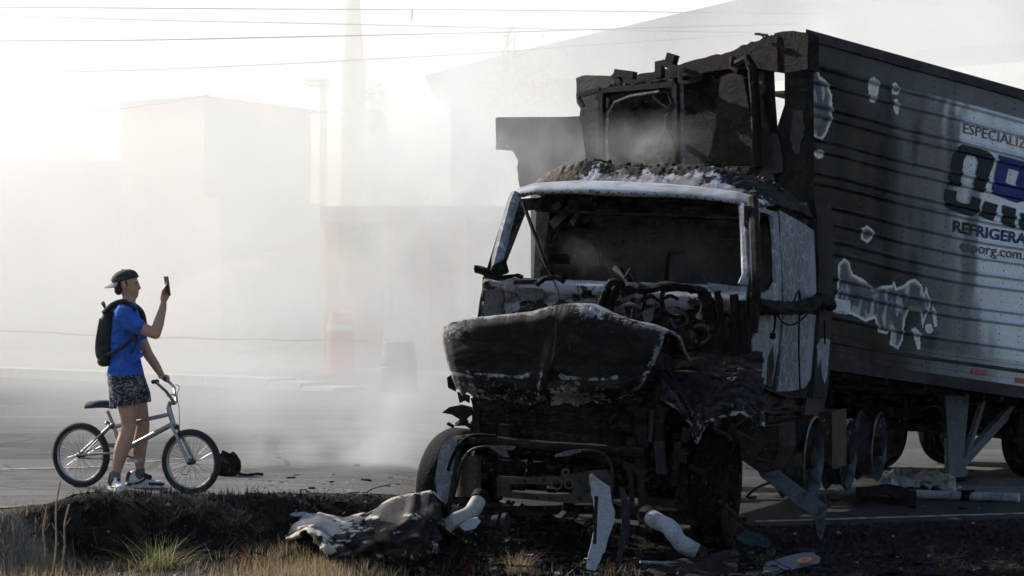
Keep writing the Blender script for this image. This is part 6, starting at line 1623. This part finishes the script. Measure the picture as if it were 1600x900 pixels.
# wisps close to the wreck: soft-edged clouds
def wisp(name, c, rad, peak, label, seed, nscale=1.6, lo=.42, hi=.72, col=(.92,.935,.95)):
    m, nt, pv = vol_mat('wisp_%d' % seed); pv.inputs['Color'].default_value = (*col,1); pv.inputs['Anisotropy'].default_value = .4
    co = N(nt, 'ShaderNodeTexCoord').outputs['Object']
    ln = nt.nodes.new('ShaderNodeVectorMath'); ln.operation = 'LENGTH'; nt.links.new(co, ln.inputs[0])
    f = maprange(nt, ln.outputs['Value'], .15, .98, 1., 0.)
    mp = N(nt, 'ShaderNodeMapping'); mp.inputs['Scale'].default_value = rad; mp.inputs['Location'].default_value = (seed*3.1, seed*1.7, 0); nt.links.new(co, mp.inputs['Vector'])
    n_ = noise_n(nt, mp.outputs[0], nscale, 3, .6, .5)
    nt.links.new(math_n(nt, 'MULTIPLY', math_n(nt, 'MULTIPLY', f, maprange(nt, n_, lo, hi, .08, 1., False)), peak), pv.inputs['Density'])
    m.cycles.volume_step_rate = .35
    mb = MB(); ball(mb, V(0,0,0), 1.0, n=24, m=14); o = mb.build(name, m, org=V(0,0,0)); o.location = c; o.scale = rad
    return tag(o, label, 'smoke', 'smoke wisps round the wreck', 'stuff')
wisp('smoke_wisp', P(640, 640, 25.0), (1.0, 1.5, 1.0), .75, 'smoke rising from the road left of the front wheel', 1)
wisp('smoke_wisp', P(540, 715, 25.0), (1.7, 1.8, .5), .6, 'low smoke creeping over the road between bicycle and truck', 2, 1.8, .45, .66)
wisp('smoke_wisp', P(1010, 232, 25.95), (.95, .55, .42), .85, 'smoke curling between the cab roof and the trailer front', 3, 2.2)
wisp('smoke_wisp', P(860, 245, 29.0), (.95, 1.1, .8), .5, 'smoke in front of the torn dark wall', 4)
wisp('smoke_wisp', L(-.1, 2.75, 2.25), (.95, .6, .36), .6, 'thin bluish smoke inside the cab', 5)
wisp('smoke_wisp', P(622, 400, 42.0), (1.5, 1.6, 1.9), 1.4, 'darker grey smoke column in front of the arcade', 6, 1.0, .46, .62, (.66,.64,.61))
wisp('smoke_wisp', P(455, 250, 48.0), (2.4, 2.0, 1.5), .42, 'grey smoke cloud drifting past the cream block', 7, .8, .46, .62, (.72,.71,.69))
wisp('smoke_wisp', P(1400, 60, 33.0), (2.6, 1.6, .9), .55, 'pale smoke blowing over the trailer roof', 8, 1.1, .46, .64)
wisp('smoke_wisp', P(700, 300, 31.0), (1.25, 1.6, 2.1), 1.25, 'thick pale smoke billowing up left of the cab', 9, 1.1, .47, .62)
wisp('smoke_wisp', P(560, 505, 36.0), (2.6, 2.4, 1.0), .55, 'smoke bank rolling over the road before the barrels', 10, .9, .44, .64)
wisp('smoke_wisp', P(400, 640, 29.5), (3.6, 4.2, .85), .30, 'thin smoke lying over the road behind the person', 11, .7, .36, .66)
